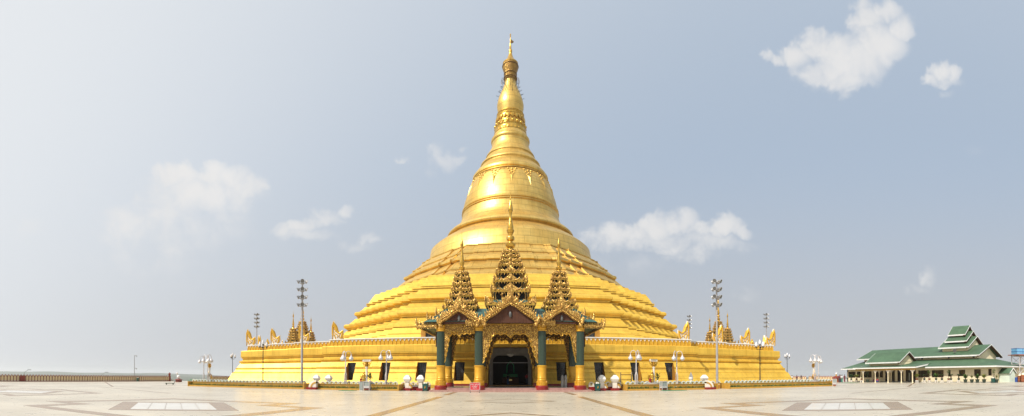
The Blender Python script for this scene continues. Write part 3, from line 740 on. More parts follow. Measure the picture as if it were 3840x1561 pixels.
# ------------------------------------------------------------------ spired porch (local frame: x across, -y towards the plaza)
PY = 47.0
def make_porch(label):
    t = thing('spired_porch', label, 'porch', (0,PY,0))
    # steps and floor
    s = MB(); s.box(-8.3,8.3,-3.7,-2.9,.004,.19); s.box(-8.3,-8.0,-2.9,6.6,.004,.19); s.box(8.0,8.3,-2.9,6.6,.004,.19); s.build('step', M['pink_step'], t)
    s = MB(); s.box(-8.0,8.0,-2.9,-2.45,.004,.38); s.build('step', M['pink_step'], t)
    s = MB(); s.box(-8.0,8.0,-2.45,8.3,.004,.384); s.build('floor', M['floor_porch'], t)
    # columns
    def column(x, y, z0, sc=1.0):
        c = MB(); R = .435*sc
        n = 20
        # fluted shaft
        v=[]; f=[]; nn=40
        for j,z in enumerate((2.72,6.35)):
            for i in range(nn):
                r = R*(1.0 if i%2 else .93); a = 2*PI*i/nn; v.append((x+r*math.cos(a), y+r*math.sin(a), z))
        f = [(i,(i+1)%nn,nn+(i+1)%nn,nn+i) for i in range(nn)]
        c.add(v,f); co = c.build('column', M['green_tile'], t)
        b = MB(); b.lathe([(R*1.28,z0+.42),(R*1.22,z0+.50),(R*1.12,z0+.80),(R*1.05,z0+.92),(R*1.14,z0+.96),(R*1.14,z0+1.04),(R*1.06,z0+1.10),(R*1.10,z0+1.24),(R*1.04,z0+1.28),(R*1.04,2.56),(R*1.16,2.60),(R*1.16,2.72),(R*1.02,2.74)], 28, (x,y,0), cap=False); GB='gold_col'
        for k in range(18):
            a = 2*PI*k/18; b.M = Matrix.Translation((x,y,0)) @ Matrix.Rotation(a,4,'Z')
            b.prism([(-.055,z0+.46),(.055,z0+.46),(.06,z0+.78),(0,z0+.90),(-.06,z0+.78)], -R*1.30, -R*1.16, 'y')
        b.M = None; b.build('gilded_base', M['gold_col'], co, smooth=35)
        p = MB(); p.lathe([(R*1.55,z0),(R*1.55,z0+.36),(R*1.42,z0+.44),(R*1.2,z0+.46)], 28, (x,y,0), cap=False); p.build('red_plinth', M['red_base'], co, smooth=35)
        k_ = MB(); k_.lathe([(R*1.02,6.28),(R*1.14,6.30),(R*1.14,6.38),(R*1.06,6.42),(R*1.10,6.55),(R*1.2,6.60),(R*1.14,6.66),(R*1.18,6.80),(R*1.26,6.86),(R*1.2,6.95)], 24, (x,y,0)); k_.build('capital', M['gold_col'], co, smooth=35)
    for x in (-7.27,-3.27,3.27,7.27):
        column(x, -2.6, .19); column(x, 2.9, .384, .96)
    # carved lattice arches
    def arch(x0, x1, y, mat, drop, z_top=6.96, one=0, name='carved_arch'):
        w = (x1-x0)/2; cx = (x0+x1)/2
        left = [(0.0,0),(0.0,-4.0),(.07,-3.75),(.06,-3.5),(.14,-3.25),(.13,-3.0),(.20,-2.75),(.19,-2.5),(.26,-2.2),(.25,-1.9),(.33,-1.62),(.31,-1.35),(.40,-1.12),(.46,-1.0),(.54,-.92),(.60,-.98),(.64,-1.1),(.70,-1.0),(.78,-.93),(.86,-1.0),(.92,-1.15),(1.0,-1.42)]
        short = [(0.0,0),(0.0,-.85),(.10,-.9),(.2,-.86),(.28,-1.0),(.36,-1.02),(.44,-.9),(.54,-.88),(.64,-1.0),(.72,-1.04),(.80,-.92),(.9,-.95),(1.0,-1.2)]
        def side(pl): return [(u*w, z_top+ (dz*drop if dz < -1e-6 else 0)) for u,dz in pl]
        A = side(left if one <= 0 else short); B = side(left if one >= 0 else short)
        poly = [(x0+u,z) for u,z in A] + [(x1-u,z) for u,z in reversed(B[:-1])]
        a = MB()
        # strip triangulation between the top line and the outline keeps the sheet clean
        low = poly[1:-1] if abs(poly[0][0]-poly[1][0])<1e-6 else poly[1:]
        pts = [p for p in low]
        v=[];f=[]
        for yy in (y-.07,y+.07):
            for (u,z) in pts: v.append((u,yy,z))
            for (u,z) in pts: v.append((u,yy,z_top))
        m = len(pts)
        for q in (0,2*m):
            for i in range(m-1): f.append((q+i,q+i+1,q+m+i+1,q+m+i))
        for i in range(m-1): f += [(i,i+1,2*m+i+1,2*m+i),(m+i,m+i+1,3*m+i+1,3*m+i)]
        a.add(v,f)
        ao = a.build(name, mat, t)
        tr = MB(); tr.tube([(u,y-.09,z) for u,z in pts], .055, 5); tr.box(x0,x1,y-.12,y+.1,z_top-.02,z_top+.08)
        for i,(u,z) in enumerate(pts):
            if i%2==0 and z > z_top-3.6: tr.ball((u,y-.12,z+.22), .11, 6, 4)
        tr.build('gilt_edge', M['gold_fine'], ao)
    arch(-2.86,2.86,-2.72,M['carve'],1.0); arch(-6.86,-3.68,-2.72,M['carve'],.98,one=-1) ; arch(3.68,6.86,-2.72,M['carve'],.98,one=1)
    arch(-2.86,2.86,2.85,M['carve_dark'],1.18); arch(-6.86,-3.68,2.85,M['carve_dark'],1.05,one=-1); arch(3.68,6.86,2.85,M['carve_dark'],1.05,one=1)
    # side arches between front and back columns
    for x in (-7.27,7.27):
        s = MB(); s.prism([(-2.2,6.95),(2.5,6.95),(2.5,5.2),(2.2,5.9),(1.2,6.2),(.2,5.9),(-.8,6.2),(-1.8,5.9),(-2.2,5.2)], x-.06, x+.06, 'x')
        s.build('side_valance', M['carve_dark'], t)
    # ceiling beam and body of the roof
    b = MB(); b.box(-8.4,8.4,-2.95,9.9,7.05,7.25); b.build('ceiling', M['wood'], t)
    # green roof: hipped sheet between the gables
    g = MB()
    g.frustum(0,2.2,7.25,9.0,5.6,8.9,6.4,3.2); 
    g.build('roof', M['green_roof'], t)
    # eave fascia with hanging leaves
    def fascia(x0, x1, y, z, name='eave_fringe', crest=True):
        e = MB(); e.box(x0,x1,y-.10,y+.10,z,z+.20); e.box(x0,x1,y-.14,y+.06,z+.20,z+.28)
        n = max(2,int((x1-x0)/.24)); w=(x1-x0)/n
        for k in range(n):
            u = x0+(k+.5)*w; e.prism([(u-w*.45,z),(u+w*.45,z),(u+w*.3,z-.16),(u,z-.26),(u-w*.3,z-.16)], y-.05,y+.03,'y')
            if crest: e.spike((u,y,z+.27), .07, .22+.08*((k*7)%3))
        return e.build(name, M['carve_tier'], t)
    fascia(-4.6,-2.9,-3.35,7.0); fascia(2.9,4.6,-3.35,7.0)
    # stepped roof ends at the outer sides
    for sx in (-1,1):
        for (xa,xb,z0,z1,y0) in ((6.6,7.75,7.75,8.75,-2.6),(7.2,8.65,7.25,8.15,-2.9),(7.6,9.75,6.75,7.55,-3.1)):
            g = MB(); x0,x1 = sorted((sx*xa,sx*xb))
            if sx < 0: poly=[(x0,z0+.25),(x1,z0+.25),(x1,z1),(x0+.35,z1-.35)]
            else: poly=[(x0,z0+.25),(x1,z0+.25),(x1-.35,z1-.35),(x0,z1)]
            g.prism(poly, y0+.15, 9.8, 'y'); ro = g.build('roof_step', M['green_roof'], t)
            e = MB(); e.box(x0,x1,y0-.10,y0+.10,z0,z0+.22); n=max(2,int((x1-x0)/.2)); w=(x1-x0)/n
            for k in range(n):
                u=x0+(k+.5)*w; e.prism([(u-w*.45,z0),(u+w*.45,z0),(u,z0-.24)], y0-.05,y0+.05,'y'); e.spike((u,y0,z0+.2), .09, .34)
            xo = sx*xb
            e.box(xo-.09,xo+.09,y0-.1,9.8,z0,z0+.22)
            e.tube([(xo-sx*.1,y0,z0-.25),(xo,y0,z0+.2),(xo+sx*.06,y0,z0+.7),(xo+sx*.02,y0,z0+1.15)], [.10,.16,.12,.02], 6)
            e.spike((xo-sx*.28,y0,z0+.2), .16, .75, (sx*.05,0)); e.spike((xo-sx*.62,y0,z0+.2), .14, .5, (sx*.05,0))
            for k in range(24): e.spike((xo, y0+.5+k*.5, z0+.2), .08, .3)
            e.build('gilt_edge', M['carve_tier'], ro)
    # wooden side wall behind the outer eave
    w = MB(); w.box(-9.1,-7.9,4.6,4.8,5.2,7.0); w.build('wooden_wall', M['wood'], t); w = MB(); w.box(7.9,9.1,4.6,4.8,5.2,7.0); w.build('wooden_wall', M['wood'], t)
    # gables
    def gable(cx, hw, z0, z1, y):
        p = MB(); k = 8
        curve = [(hw*(1-i/k), z0+(z1-z0)*((i/k)**.85)*.93 + (z1-z0)*.07*(i==k)) for i in range(k+1)]
        tri = [(cx-u,z) for u,z in curve] + [(cx+u,z) for u,z in reversed(curve[:-1])]
        p.prism(tri, y, y+.14, 'y')
        n = max(4,int(hw*5))
        for i in range(-n,n+1):
            u = i*hw/(n+1)*.72; p.box(cx+u-.012,cx+u+.012,y-.02,y,z0+.02,z0+(z1-z0)*(1-abs(u)/hw)*.9)
        po = p.build('pediment', M['wood'], t)
        m = MB(); m.ball((cx,y-.04,z0+(z1-z0)*.42), .16, 8, 6, 2.0); m.build('mirror_boss', M['grille'], po)
        r = MB(); r.prism([(cx-hw-.1,z0+.10),(cx,z1+.25),(cx+hw+.1,z0+.10),(cx+hw+.1,z0+.3),(cx,z1+.55),(cx-hw-.1,z0+.3)], y+.14, y+6.5, 'y'); r.build('gable_roof', M['green_roof'], t)
        for sx in (-1,1):
            b = MB(); N_=14; up=[]; lo=[]
            for i in range(N_+1):
                s_ = i/N_; u = (hw+.30)*(1-s_)
                z = z0-.12+(z1-z0+.15)*(s_**.82) + .16*math.sin(s_*PI*3)*(1-s_)*.5
                lo.append((cx+sx*u, z-.17)); up.append((cx+sx*u, z+.55+.10*math.sin(s_*9)))
            poly = lo + list(reversed(up)); v=[];f=[]; m=len(lo)
            for yy in (y-.30,y-.06):
                v += [(a,yy,z) for a,z in lo] + [(a,yy,z) for a,z in up]
            for q in (0,2*m):
                for i in range(m-1): f.append((q+i,q+i+1,q+m+i+1,q+m+i))
            for i in range(m-1): f += [(i,i+1,2*m+i+1,2*m+i),(m+i,m+i+1,3*m+i+1,3*m+i)]
            f += [(0,m,3*m,2*m)]
            b.add(v,f)
            for i in range(N_):
                a,z = up[i]; b.spike((a,y-.18,z-.05), .11, .36+.14*(i%2), (sx*.10,0))
                a,z = lo[i]; b.ball((a,y-.34,z+.16), .12, 7, 5)
                b.ball((a,y-.33,z+.40), .10, 6, 4)
            xe = cx+sx*(hw+.30)
            b.tube([(xe-sx*.2,y-.2,z0-.05),(xe+sx*.05,y-.2,z0+.15),(xe+sx*.20,y-.2,z0+.55),(xe+sx*.12,y-.2,z0+1.0)], [.22,.22,.16,.03], 6)
            b.ball((xe-sx*.12,y-.22,z0-.18), .24, 8, 6)
            b.build('bargeboard', M['carve_tier'], po, smooth=30)
        f_ = MB(); zt = z1+.35
        f_.prism([(cx-.34,zt-.5),(cx+.34,zt-.5),(cx+.40,zt+.1),(cx+.2,zt+.8),(cx,zt+1.6),(cx-.2,zt+.8),(cx-.40,zt+.1)], y-.32,y-.05,'y')
        for sx in (-1,1):
            f_.tube([(cx+sx*.3,y-.2,zt-.2),(cx+sx*.75,y-.2,zt+.05),(cx+sx*.9,y-.2,zt+.5),(cx+sx*.7,y-.2,zt+.7)], [.2,.18,.14,.05], 6)
        f_.ball((cx,y-.38,zt+.1), .17, 8, 6, 1.6)
        f_.build('gable_crest', M['carve_tier'], po)
    gable(0, 2.42, 7.02, 8.98, -3.7); gable(-5.27, 1.72, 6.99, 8.35, -3.3); gable(5.27, 1.72, 6.99, 8.35, -3.3)
    # tiered spires
    def spire(cx, cy, tiers, top):
        sp = None
        for i,(z0,hw,z1,hw1) in enumerate(tiers):
            k = MB(); k.frustum(cx,cy,z0-.02,hw*.66,hw*.66,z1+.02,hw1*.80,hw1*.80)
            if sp is None:
                sp = k.build('spire', M['dark'], t); par = sp
            else: k.build('tier_core', M['dark'], sp)
            g = MB(); g.frustum(cx,cy,z0+.18,hw*.94,hw*.94,z0+.18+(z1-z0)*.42,hw*.64,hw*.64); g.build('tier_roof', M['green_roof'], sp)
            e = MB(); bb = MB(); H = z1-z0; b = .10+.04*hw
            for sx in (-1,1):
                bb.box(cx-hw,cx+hw,cy+sx*hw-b/2,cy+sx*hw+b/2,z0,z0+.17+.03*hw); bb.box(cx+sx*hw-b/2,cx+sx*hw+b/2,cy-hw+b/2+.003,cy+hw-b/2-.003,z0,z0+.17+.03*hw)
            n = max(3,int(hw*2/.30))
            for q in range(4):
                e.M = Matrix.Translation((cx,cy,0)) @ Matrix.Rotation(q*PI/2,4,'Z')
                for j in range(n):
                    u = -hw+(j+.5)*2*hw/n
                    e.prism([(u-.10,z0),(u+.10,z0),(u,z0-.20)], -hw-.03,-hw+.03,'y'); e.spike((u,-hw,z0+.13), .075, .20+.07*((j*5+i)%3))
                # corner flames, sloping inwards: wing plaques
                for sx in (-1,1):
                    wg = H*.62
                    pl = [(sx*hw*1.02,z0+.1),(sx*hw*.42,z0+.1),(sx*hw*.55,z0+.1+wg*.22),(sx*hw*.72,z0+.1+wg*.36),(sx*hw*.84,z0+.1+wg*.62),(sx*hw*1.0,z0+.12+wg*.95)]
                    e.prism(pl, -hw-.06,-hw+.06,'y')
                    e.ball((sx*hw*.82,-hw-.07,z0+.1+wg*.2), .09+.03*hw, 7, 5); e.ball((sx*hw*.60,-hw-.07,z0+.22), .08+.02*hw, 6, 4)
                # dormer in the middle
                dw = hw*.30+.06
                e.prism([(-dw,z0+.1),(dw,z0+.1),(dw*1.15,z0+.1+H*.34),(dw*.6,z0+.1+H*.52),(dw*.35,z0+.1+H*.66),(0,z0+.1+H*.92),(-dw*.35,z0+.1+H*.66),(-dw*.6,z0+.1+H*.52),(-dw*1.15,z0+.1+H*.34)], -hw-.10,-hw+.10,'y')
                for sx in (-1,1):
                    e.tube([(sx*dw*.9,-hw-.08,z0+.15),(sx*dw*1.5,-hw-.08,z0+.15+H*.12),(sx*dw*1.75,-hw-.08,z0+.15+H*.36)], [.10,.09,.03], 5)
                e.ball((0,-hw-.12,z0+.1+H*.3), .10+.03*hw, 7, 5, 1.5)
                e.tube([(-hw*1.0,-hw*1.0,z0),(-hw*1.05,-hw*1.05,z0+.3*H+.1),(-hw*1.02,-hw*1.02,z0+.75*H+.2)], [.09,.11,.015], 5)
                # under the eave: short gilded posts, leaving dark gaps between
                for u in (-.66,-.22,.22,.66):
                    e.box(u*hw*.95-.03,u*hw*.95+.03,-hw*.72-.03,-hw*.72+.03,z0+.2,z1)
            e.M = None
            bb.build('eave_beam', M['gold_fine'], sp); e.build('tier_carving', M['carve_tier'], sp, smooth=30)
        f = MB()
        f.lathe(top, 12, (cx,cy,0)); f.build('finial', M['gold_fine'], sp, smooth=40)
        return sp
    # the middle spire
    cy = 0.0
    T = [(8.55,2.42,9.75,2.10),(9.95,2.02,11.35,1.74),(11.55,1.66,13.1,1.40),(13.25,1.34,14.45,1.14),(14.55,1.10,15.4,.98),(15.45,.96,16.2,.84),(16.25,.82,16.9,.70),(16.95,.66,17.35,.5)]
    # heights read from the photograph at the spire's own distance
    def zz(py): return EYE+look(0,py)[1]*PY
    def hh(px): return px*PY/F
    T = [(zz(1160),hh(86),zz(1112),hh(68)),(zz(1108),hh(67),zz(1072),hh(58)),(zz(1070),hh(58),zz(1038),hh(50)),(zz(1036),hh(49),zz(1008),hh(40)),(zz(1007),hh(40),zz(992),hh(33)),(zz(990),hh(34),zz(974),hh(28)),(zz(973),hh(29),zz(957),hh(24)),(zz(956),hh(25),zz(940),hh(17))]
    top = [(hh(15),zz(942)),(hh(11),zz(934)),(hh(16),zz(928)),(hh(19),zz(922)),(hh(19),zz(916)),(hh(9),zz(911)),(hh(8),zz(906)),(hh(15),zz(901)),(hh(16),zz(893)),(hh(14),zz(888)),(hh(7),zz(884)),(hh(9),zz(879)),(hh(14),zz(870)),(hh(15),zz(864)),(hh(11),zz(860)),(hh(12),zz(855)),(hh(9),zz(840)),(hh(6),zz(822)),(hh(4),zz(811)),(hh(5.5),zz(804)),(hh(6.5),zz(796)),(hh(9.5),zz(792)),(hh(9.5),zz(784)),(hh(7),zz(770)),(hh(4),zz(756)),(hh(1.6),zz(749)),(hh(2.4),zz(746)),(hh(.8),zz(742)),(hh(.5),zz(722))]
    spire(0, cy, T, top)
    f2 = lambda a: a
    for sx in (-1,1):
        T = [(zz(1166),hh(60),zz(1148),hh(53)),(zz(1146),hh(52),zz(1120),hh(40)),(zz(1118),hh(38),zz(1098),hh(33)),(zz(1096),hh(33),zz(1077),hh(29)),(zz(1075),hh(29),zz(1055),hh(25)),(zz(1053),hh(25),zz(1034),hh(20)),(zz(1032),hh(20),zz(1018),hh(13))]
        top = [(hh(12),zz(1020)),(hh(8),zz(1012)),(hh(11),zz(1008)),(hh(12),zz(1002)),(hh(7),zz(997)),(hh(7),zz(993)),(hh(10),zz(986)),(hh(10),zz(980)),(hh(8),zz(978)),(hh(8),zz(974)),(hh(5),zz(950)),(hh(2.6),zz(930)),(hh(4),zz(924)),(hh(6.5),zz(919)),(hh(6.5),zz(914)),(hh(4),zz(902)),(hh(1.2),zz(892)),(hh(.8),zz(884)),(hh(.4),zz(868))]
        spire(sx*5.36, 0, T, top)
    return t
porch = make_porch('gilded entrance porch with three tiered spires and green columns over the dark doorway')
if True:
    dup(porch, 'gilded three-spired porch showing behind the terrace at its left end', (-56.5,D,0), -PI/2).scale = (1,1,1.1)
    dup(porch, 'gilded three-spired porch showing behind the terrace at its right end', (56.5,D,0), PI/2).scale = (1,1,1.1)
# ------------------------------------------------------------------ planters, fences, lamps, small things in front of the terrace
def planter(x0, x1, y, label, side=0):
    t = thing('planter', label, 'planter', (0,y,0), group='long ochre planters before the terrace')
    c = MB(); c.box(x0,x1,0,.22,0,.20); c.build('front_kerb', M['hedge_gold'], t)
    c = MB(); c.box(x0,x1,.75,1.0,0,.62); c.box(x0,x1,.70,1.06,.62,.67); c.build('rear_wall', M['hedge_gold'], t)
    c = MB()
    c.box(x0,x1,1.0,4.2,0,.45)
    c.build('soil_bed', M['soil'], t)
    c = MB(); c.box(x0-.12,x0,-.06,4.2,0,.70); c.build('end_pier', M['hedge_gold'], t); c = MB(); c.box(x1,x1+.12,-.06,4.2,0,.70); c.build('end_pier', M['hedge_gold'], t)
    l = MB(); n = int((x1-x0)*60)
    for k in range(n):
        x = rnd.uniform(x0+.05,x1-.05); yy = rnd.uniform(.24,.70); h = rnd.uniform(.26,.52); a = rnd.uniform(0,6.3); ln=rnd.uniform(.03,.12); s = rnd.uniform(.025,.05)
        dx,dy = math.cos(a)*s, math.sin(a)*s
        l.add([(x-dx,yy-dy,.05),(x+dx,yy+dy,.05),(x+dx*1.2+dy*ln*8,yy-ln,h*.7),(x+dy*ln*14,yy-ln*1.6,h)],[(0,1,2,3)])
    tag(l.build('bedding_plants', M['hedge'], t), kind='stuff')
    fl = MB()
    for k in range(int((x1-x0)*2.2)):
        if rnd.random() < .6: fl.ball((rnd.uniform(x0,x1),rnd.uniform(.24,.5),rnd.uniform(.26,.40)), .03, 5, 3)
    if fl.v: tag(fl.build('white_blossom', M['cloth_white'], t), kind='stuff')
    return t
planter(-42,-23.6,45,'long ochre planter with green bedding at the far left of the terrace front')
planter(-21.9,-12.1,45,'short ochre planter with green bedding between left pillars and porch')
planter(12.6,23.6,45,'ochre planter with green bedding right of the porch steps')
planter(25.3,42.5,45,'long ochre planter with green bedding at the far right of the terrace front')
def side_planter(sx, label):
    t = thing('planter', label, 'planter', (sx*42.4,49.4,0), group='long ochre planters before the terrace')
    c = MB(); x0,x1 = sorted((0,sx*.24)); c.box(x0,x1,0,48,0,.30); c.build('front_kerb', M['hedge_gold'], t)
    x0,x1 = sorted((-sx*.75,-sx*1.0)); c = MB(); c.box(x0,x1,0,48,0,.64); c.build('rear_wall', M['hedge_gold'], t)
    l = MB()
    for k in range(700):
        x = -sx*rnd.uniform(.02,.7); yy = rnd.uniform(.1,47.9); h = rnd.uniform(.25,.5); a=rnd.uniform(0,6.3); s=.05
        l.add([(x-math.cos(a)*s,yy-math.sin(a)*s,.05),(x+math.cos(a)*s,yy+math.sin(a)*s,.05),(x+math.cos(a)*s*1.4,yy+math.sin(a)*s,h*.7),(x,yy+.08,h)],[(0,1,2,3)])
    tag(l.build('bedding_plants', M['hedge'], t), kind='stuff')
side_planter(-1,'planter running back along the left flank of the terrace'); side_planter(1,'planter running back along the right flank of the terrace')
# scalloped fence: cusped wheels pierced by small ochre trees
def scallop_fence(x0, x1, y, z0, label, mat=None, glass=True, r=.30):
    t = thing('scalloped_fence', label, 'fence', (0,y,0), group='scalloped fences before the terrace')
    c = MB(); o = MB(); n = max(1,int((x1-x0)/(2*r*.93))); step=(x1-x0)/n
    for k in range(n):
        x = x0+step*(k+.5); q = 12
        arc = [(x+r*math.cos(a),z0+.14+r*1.05*math.sin(a)) for a in [PI*i/q for i in range(q+1)]]
        inn = [(x+r*.62*math.cos(a),z0+.14+r*.66*math.sin(a)) for a in [PI*i/q for i in range(q+1)]]
        for i in range(q):
            c.prism([arc[i],arc[i+1],inn[i+1],inn[i]], -.06,.06,'y')
        c.box(x-r,x-r*.62,-.06,.06,z0,z0+.14); c.box(x+r*.62,x+r,-.06,.06,z0,z0+.14)
        o.prism([(x-.15,z0+.20),(x,z0+.36),(x+.15,z0+.20),(x+.05,z0+.20),(x+.05,z0+.02),(x-.05,z0+.02),(x-.05,z0+.20)], -.045,.045,'y')
    c.box(x0,x1,-.08,.08,z0-.10,z0); c.box(x0,x1,-.02,.02,z0,z0+.16)
    c.build('fence_rail', mat or M['scallop'], t); o.box(x0+.02,x1-.02,-.03,.03,z0+.03,z0+.06); o.build('tree_motif', M['scallop_art'], t)
    b = MB(); b.box(x0,x1,-.06,.06,0,z0-.10); b.build('fence_plinth', M['red_base'] if mat else M['hedge_gold'], t)
scallop_fence(-43,-24.2,46.9,.55,'pale scalloped fence standing behind the far left planter')
scallop_fence(-21.6,-12.6,46.9,.55,'pale scalloped fence behind the short planter left of the porch')
scallop_fence(12.9,23.2,46.9,.55,'pale scalloped fence behind the planter right of the porch')
scallop_fence(25.6,43.4,46.9,.55,'pale scalloped fence standing behind the far right planter')
scallop_fence(-12.3,-8.9,47.2,.52,'white and ochre scalloped fence with red foot left of the porch columns', M['white_warm'])
scallop_fence(8.7,12.5,47.2,.52,'white and ochre scalloped fence with red foot right of the porch columns', M['white_warm'])
scallop_fence(-24.0,-21.9,47.6,.52,'short red footed scalloped fence in the gap of the left planters', M['white_warm'])
scallop_fence(23.9,25.5,47.6,.52,'short red footed scalloped fence in the gap of the right planters', M['white_warm'])
# low glass screen fences with red tips running back on both flanks (seen beyond the planter ends)
# lotus-bud gate pillars
def gate_pillar(x, y, label, arch=True, green=False):
    t = thing('gate_pillar', label, 'pillar', (x,y,0), group='white bud-topped gate pillars')
    n=8; b = MB(); b.lathe([(.30,.28),(.30,1.0),(.34,1.02)], 4, a0=PI/4); b.build('pillar_shaft', M['white_warm'], t)
    h = MB(); h.lathe([(.42,1.0),(.44,1.06),(.50,1.12),(.57,1.30),(.56,1.36),(.44,1.52),(.24,1.70),(.16,1.73),(.02,1.74)], 4, a0=PI/4); h.build('bud_cap', M['white'], t, smooth=20)
    r = MB(); r.box(-.42,.42,-.42,.42,0,.26); r.build('red_plinth', M['red_base'], t)
    if arch:
        a = MB()
        for (rr,ww,mm) in ((.34,.13,0),):
            pts=[(.28+rr*math.cos(q),.28+rr*1.35*math.sin(q)) for q in [PI*.5*i/8 for i in range(9)]]; inn=[(.28+(rr-ww)*math.cos(q),.28+(rr-ww)*1.35*math.sin(q)) for q in [PI*.5*i/8 for i in range(9)]]
            for i in range(8): a.prism([pts[i],pts[i+1],inn[i+1],inn[i]], -.40,-.16,'y')
        a.build('scroll_arch', M['hedge_gold'], t)
        a = MB(); a.prism([(.28,.28)]+[(.28+.20*math.cos(q),.28+.20*1.35*math.sin(q)) for q in [PI*.5*i/8 for i in range(9)]], -.36,-.18,'y'); a.build('arch_fill', M['white_warm'], t)
    return t
for px,y,l in ((1528,46.3,'white bud-topped pillar just left of the porch, next to the short planter'),(1578,46.3,'white bud-topped pillar beside the green bin left of the porch'),
               (2256,46.3,'white bud-topped pillar beside the green bin right of the porch'),(2305,46.3,'white bud-topped pillar right of the porch at the end of the planter'),
               (1188,49.5,'left white bud-topped pillar of the pair behind the left planters'),(1233,49.5,'right white bud-topped pillar of the pair behind the left planters'),
               (2641,49.3,'white bud-topped pillar behind the gap of the right planters')):
    x,_ = on_y(px,y); gate_pillar(x,y,l, y<47)
def scroll_post(x, y, sx, label):
    t = thing('scroll_post', label, 'post', (x,y,0), group='cream scroll posts at the planter gaps')
    a = MB(); q=[PI*.5*i/10 for i in range(11)]
    a.prism([(-sx*.55,.26)]+[(-sx*.55+sx*.95*math.cos(k),.26+.85*math.sin(k)) for k in q], -.22,.22,'y'); a.build('scroll_body', M['white_warm'], t, smooth=30)
    b = MB()
    for i in range(10):
        o0=[(-sx*.55+sx*r*math.cos(k),.26+r*.9*math.sin(k)) for r in (.70,.52) for k in (q[i],q[i+1])]
        b.prism([o0[0],o0[1],o0[3],o0[2]], -.26,.26,'y')
    b.build('yellow_rib', M['hedge_gold'], t)
    c = MB(); c.frustum(0,0,0,.60,.34,.26,.68,.38); c.build('red_plinth', M['red_base'], t)
x,_=on_y(1172,44.9); scroll_post(x,44.9,-1,'cream scroll post with red foot in the gap of the left planters')
x,_=on_y(2662,44.9); scroll_post(x,44.9,1,'cream scroll post with red foot in the gap of the right planters')
x,_=on_y(2591,47.6)
t = thing('flame_finial','white flame-shaped finial on a short post behind the right planter','finial',(x,47.6,0))
b=MB(); b.lathe([(.20,.0),(.20,.85),(.26,.9),(.26,.95),(.14,1.0)],8); b.build('post',M['white_warm'],t); b=MB(); b.lathe([(.12,.98),(.26,1.18),(.28,1.36),(.2,1.62),(.06,1.95),(.0,2.1)],12); b.build('flame',M['white'],t,smooth=60)

# three-armed white lamps
def arm_lamp(loc, rot, label):
    t = thing('three_arm_lamp', label, 'street lamp', loc, rot, group='white three-armed lamps')
    p = MB()
    p.tube([(0,0,2.1),(0,0,4.25)], [.075,.06], 8)
    p.tube([(-.13,0,0),(-.13,0,1.7),(0,0,2.15)], .055, 6); p.tube([(.13,0,0),(.13,0,1.7),(0,0,2.15)], .055, 6); p.tube([(0,.13,0),(0,.13,1.7),(0,0,2.15)], .05, 6)
    p.ball((0,0,4.3), .09, 8, 5); p.build('lamp_post', M['lamp_white'], t, smooth=40)
    for k in range(3):
        a = 2*PI*k/3 + .1; d = (math.cos(a), math.sin(a))
        m = MB(); m.tube([(d[0]*(.33-.33*math.cos(q)), d[1]*(.33-.33*math.cos(q)), 4.1+.42*math.sin(q)) for q in [PI*i/9 for i in range(10)]], .035, 6)
        ar = m.build('lamp_arm', M['lamp_white'], t, smooth=40)
        m = MB(); m.lathe([(.05,4.12),(.07,3.98),(.16,3.84),(.26,3.70),(.29,3.60),(.27,3.58)], 14, (d[0]*.66,d[1]*.66,0)); sh = m.build('lamp_shade', M['lamp_white'], ar, smooth=50)
        m = MB(); m.lathe([(.25,3.59),(.22,3.48),(.12,3.41),(.01,3.39)], 12, (d[0]*.66,d[1]*.66,0)); m.build('lamp_bowl', M['globe'], ar, smooth=50)
    return t
lx = [(1296,46.6,'white three-armed lamp left of the offering post in the short left planter'),(1449,46.6,'white three-armed lamp right of the offering post in the short left planter'),
      (2386,46.6,'white three-armed lamp left of the offering post right of the porch'),(2538,46.6,'white three-armed lamp right of the offering post right of the porch')]
L0 = None
for i,(px,y,l) in enumerate(lx):
    x,_ = on_y(px,y)
    if L0 is None: L0 = arm_lamp((x,y,0), .4, l)
    else: dup(L0, l, (x,y,0), .4+i*1.1)
for px,r,l in ((764,66,'white three-armed lamp on far left planter, left of the pair'),(779,61,'white three-armed lamp on far left planter, right of the pair beside the column'),(3056,61,'white three-armed lamp on far right planter, left of the pair behind the column'),(3069,66,'white three-armed lamp on far right planter, right of the pair')):
    dup(L0, l, (*polar(px,r),0), px*.37)
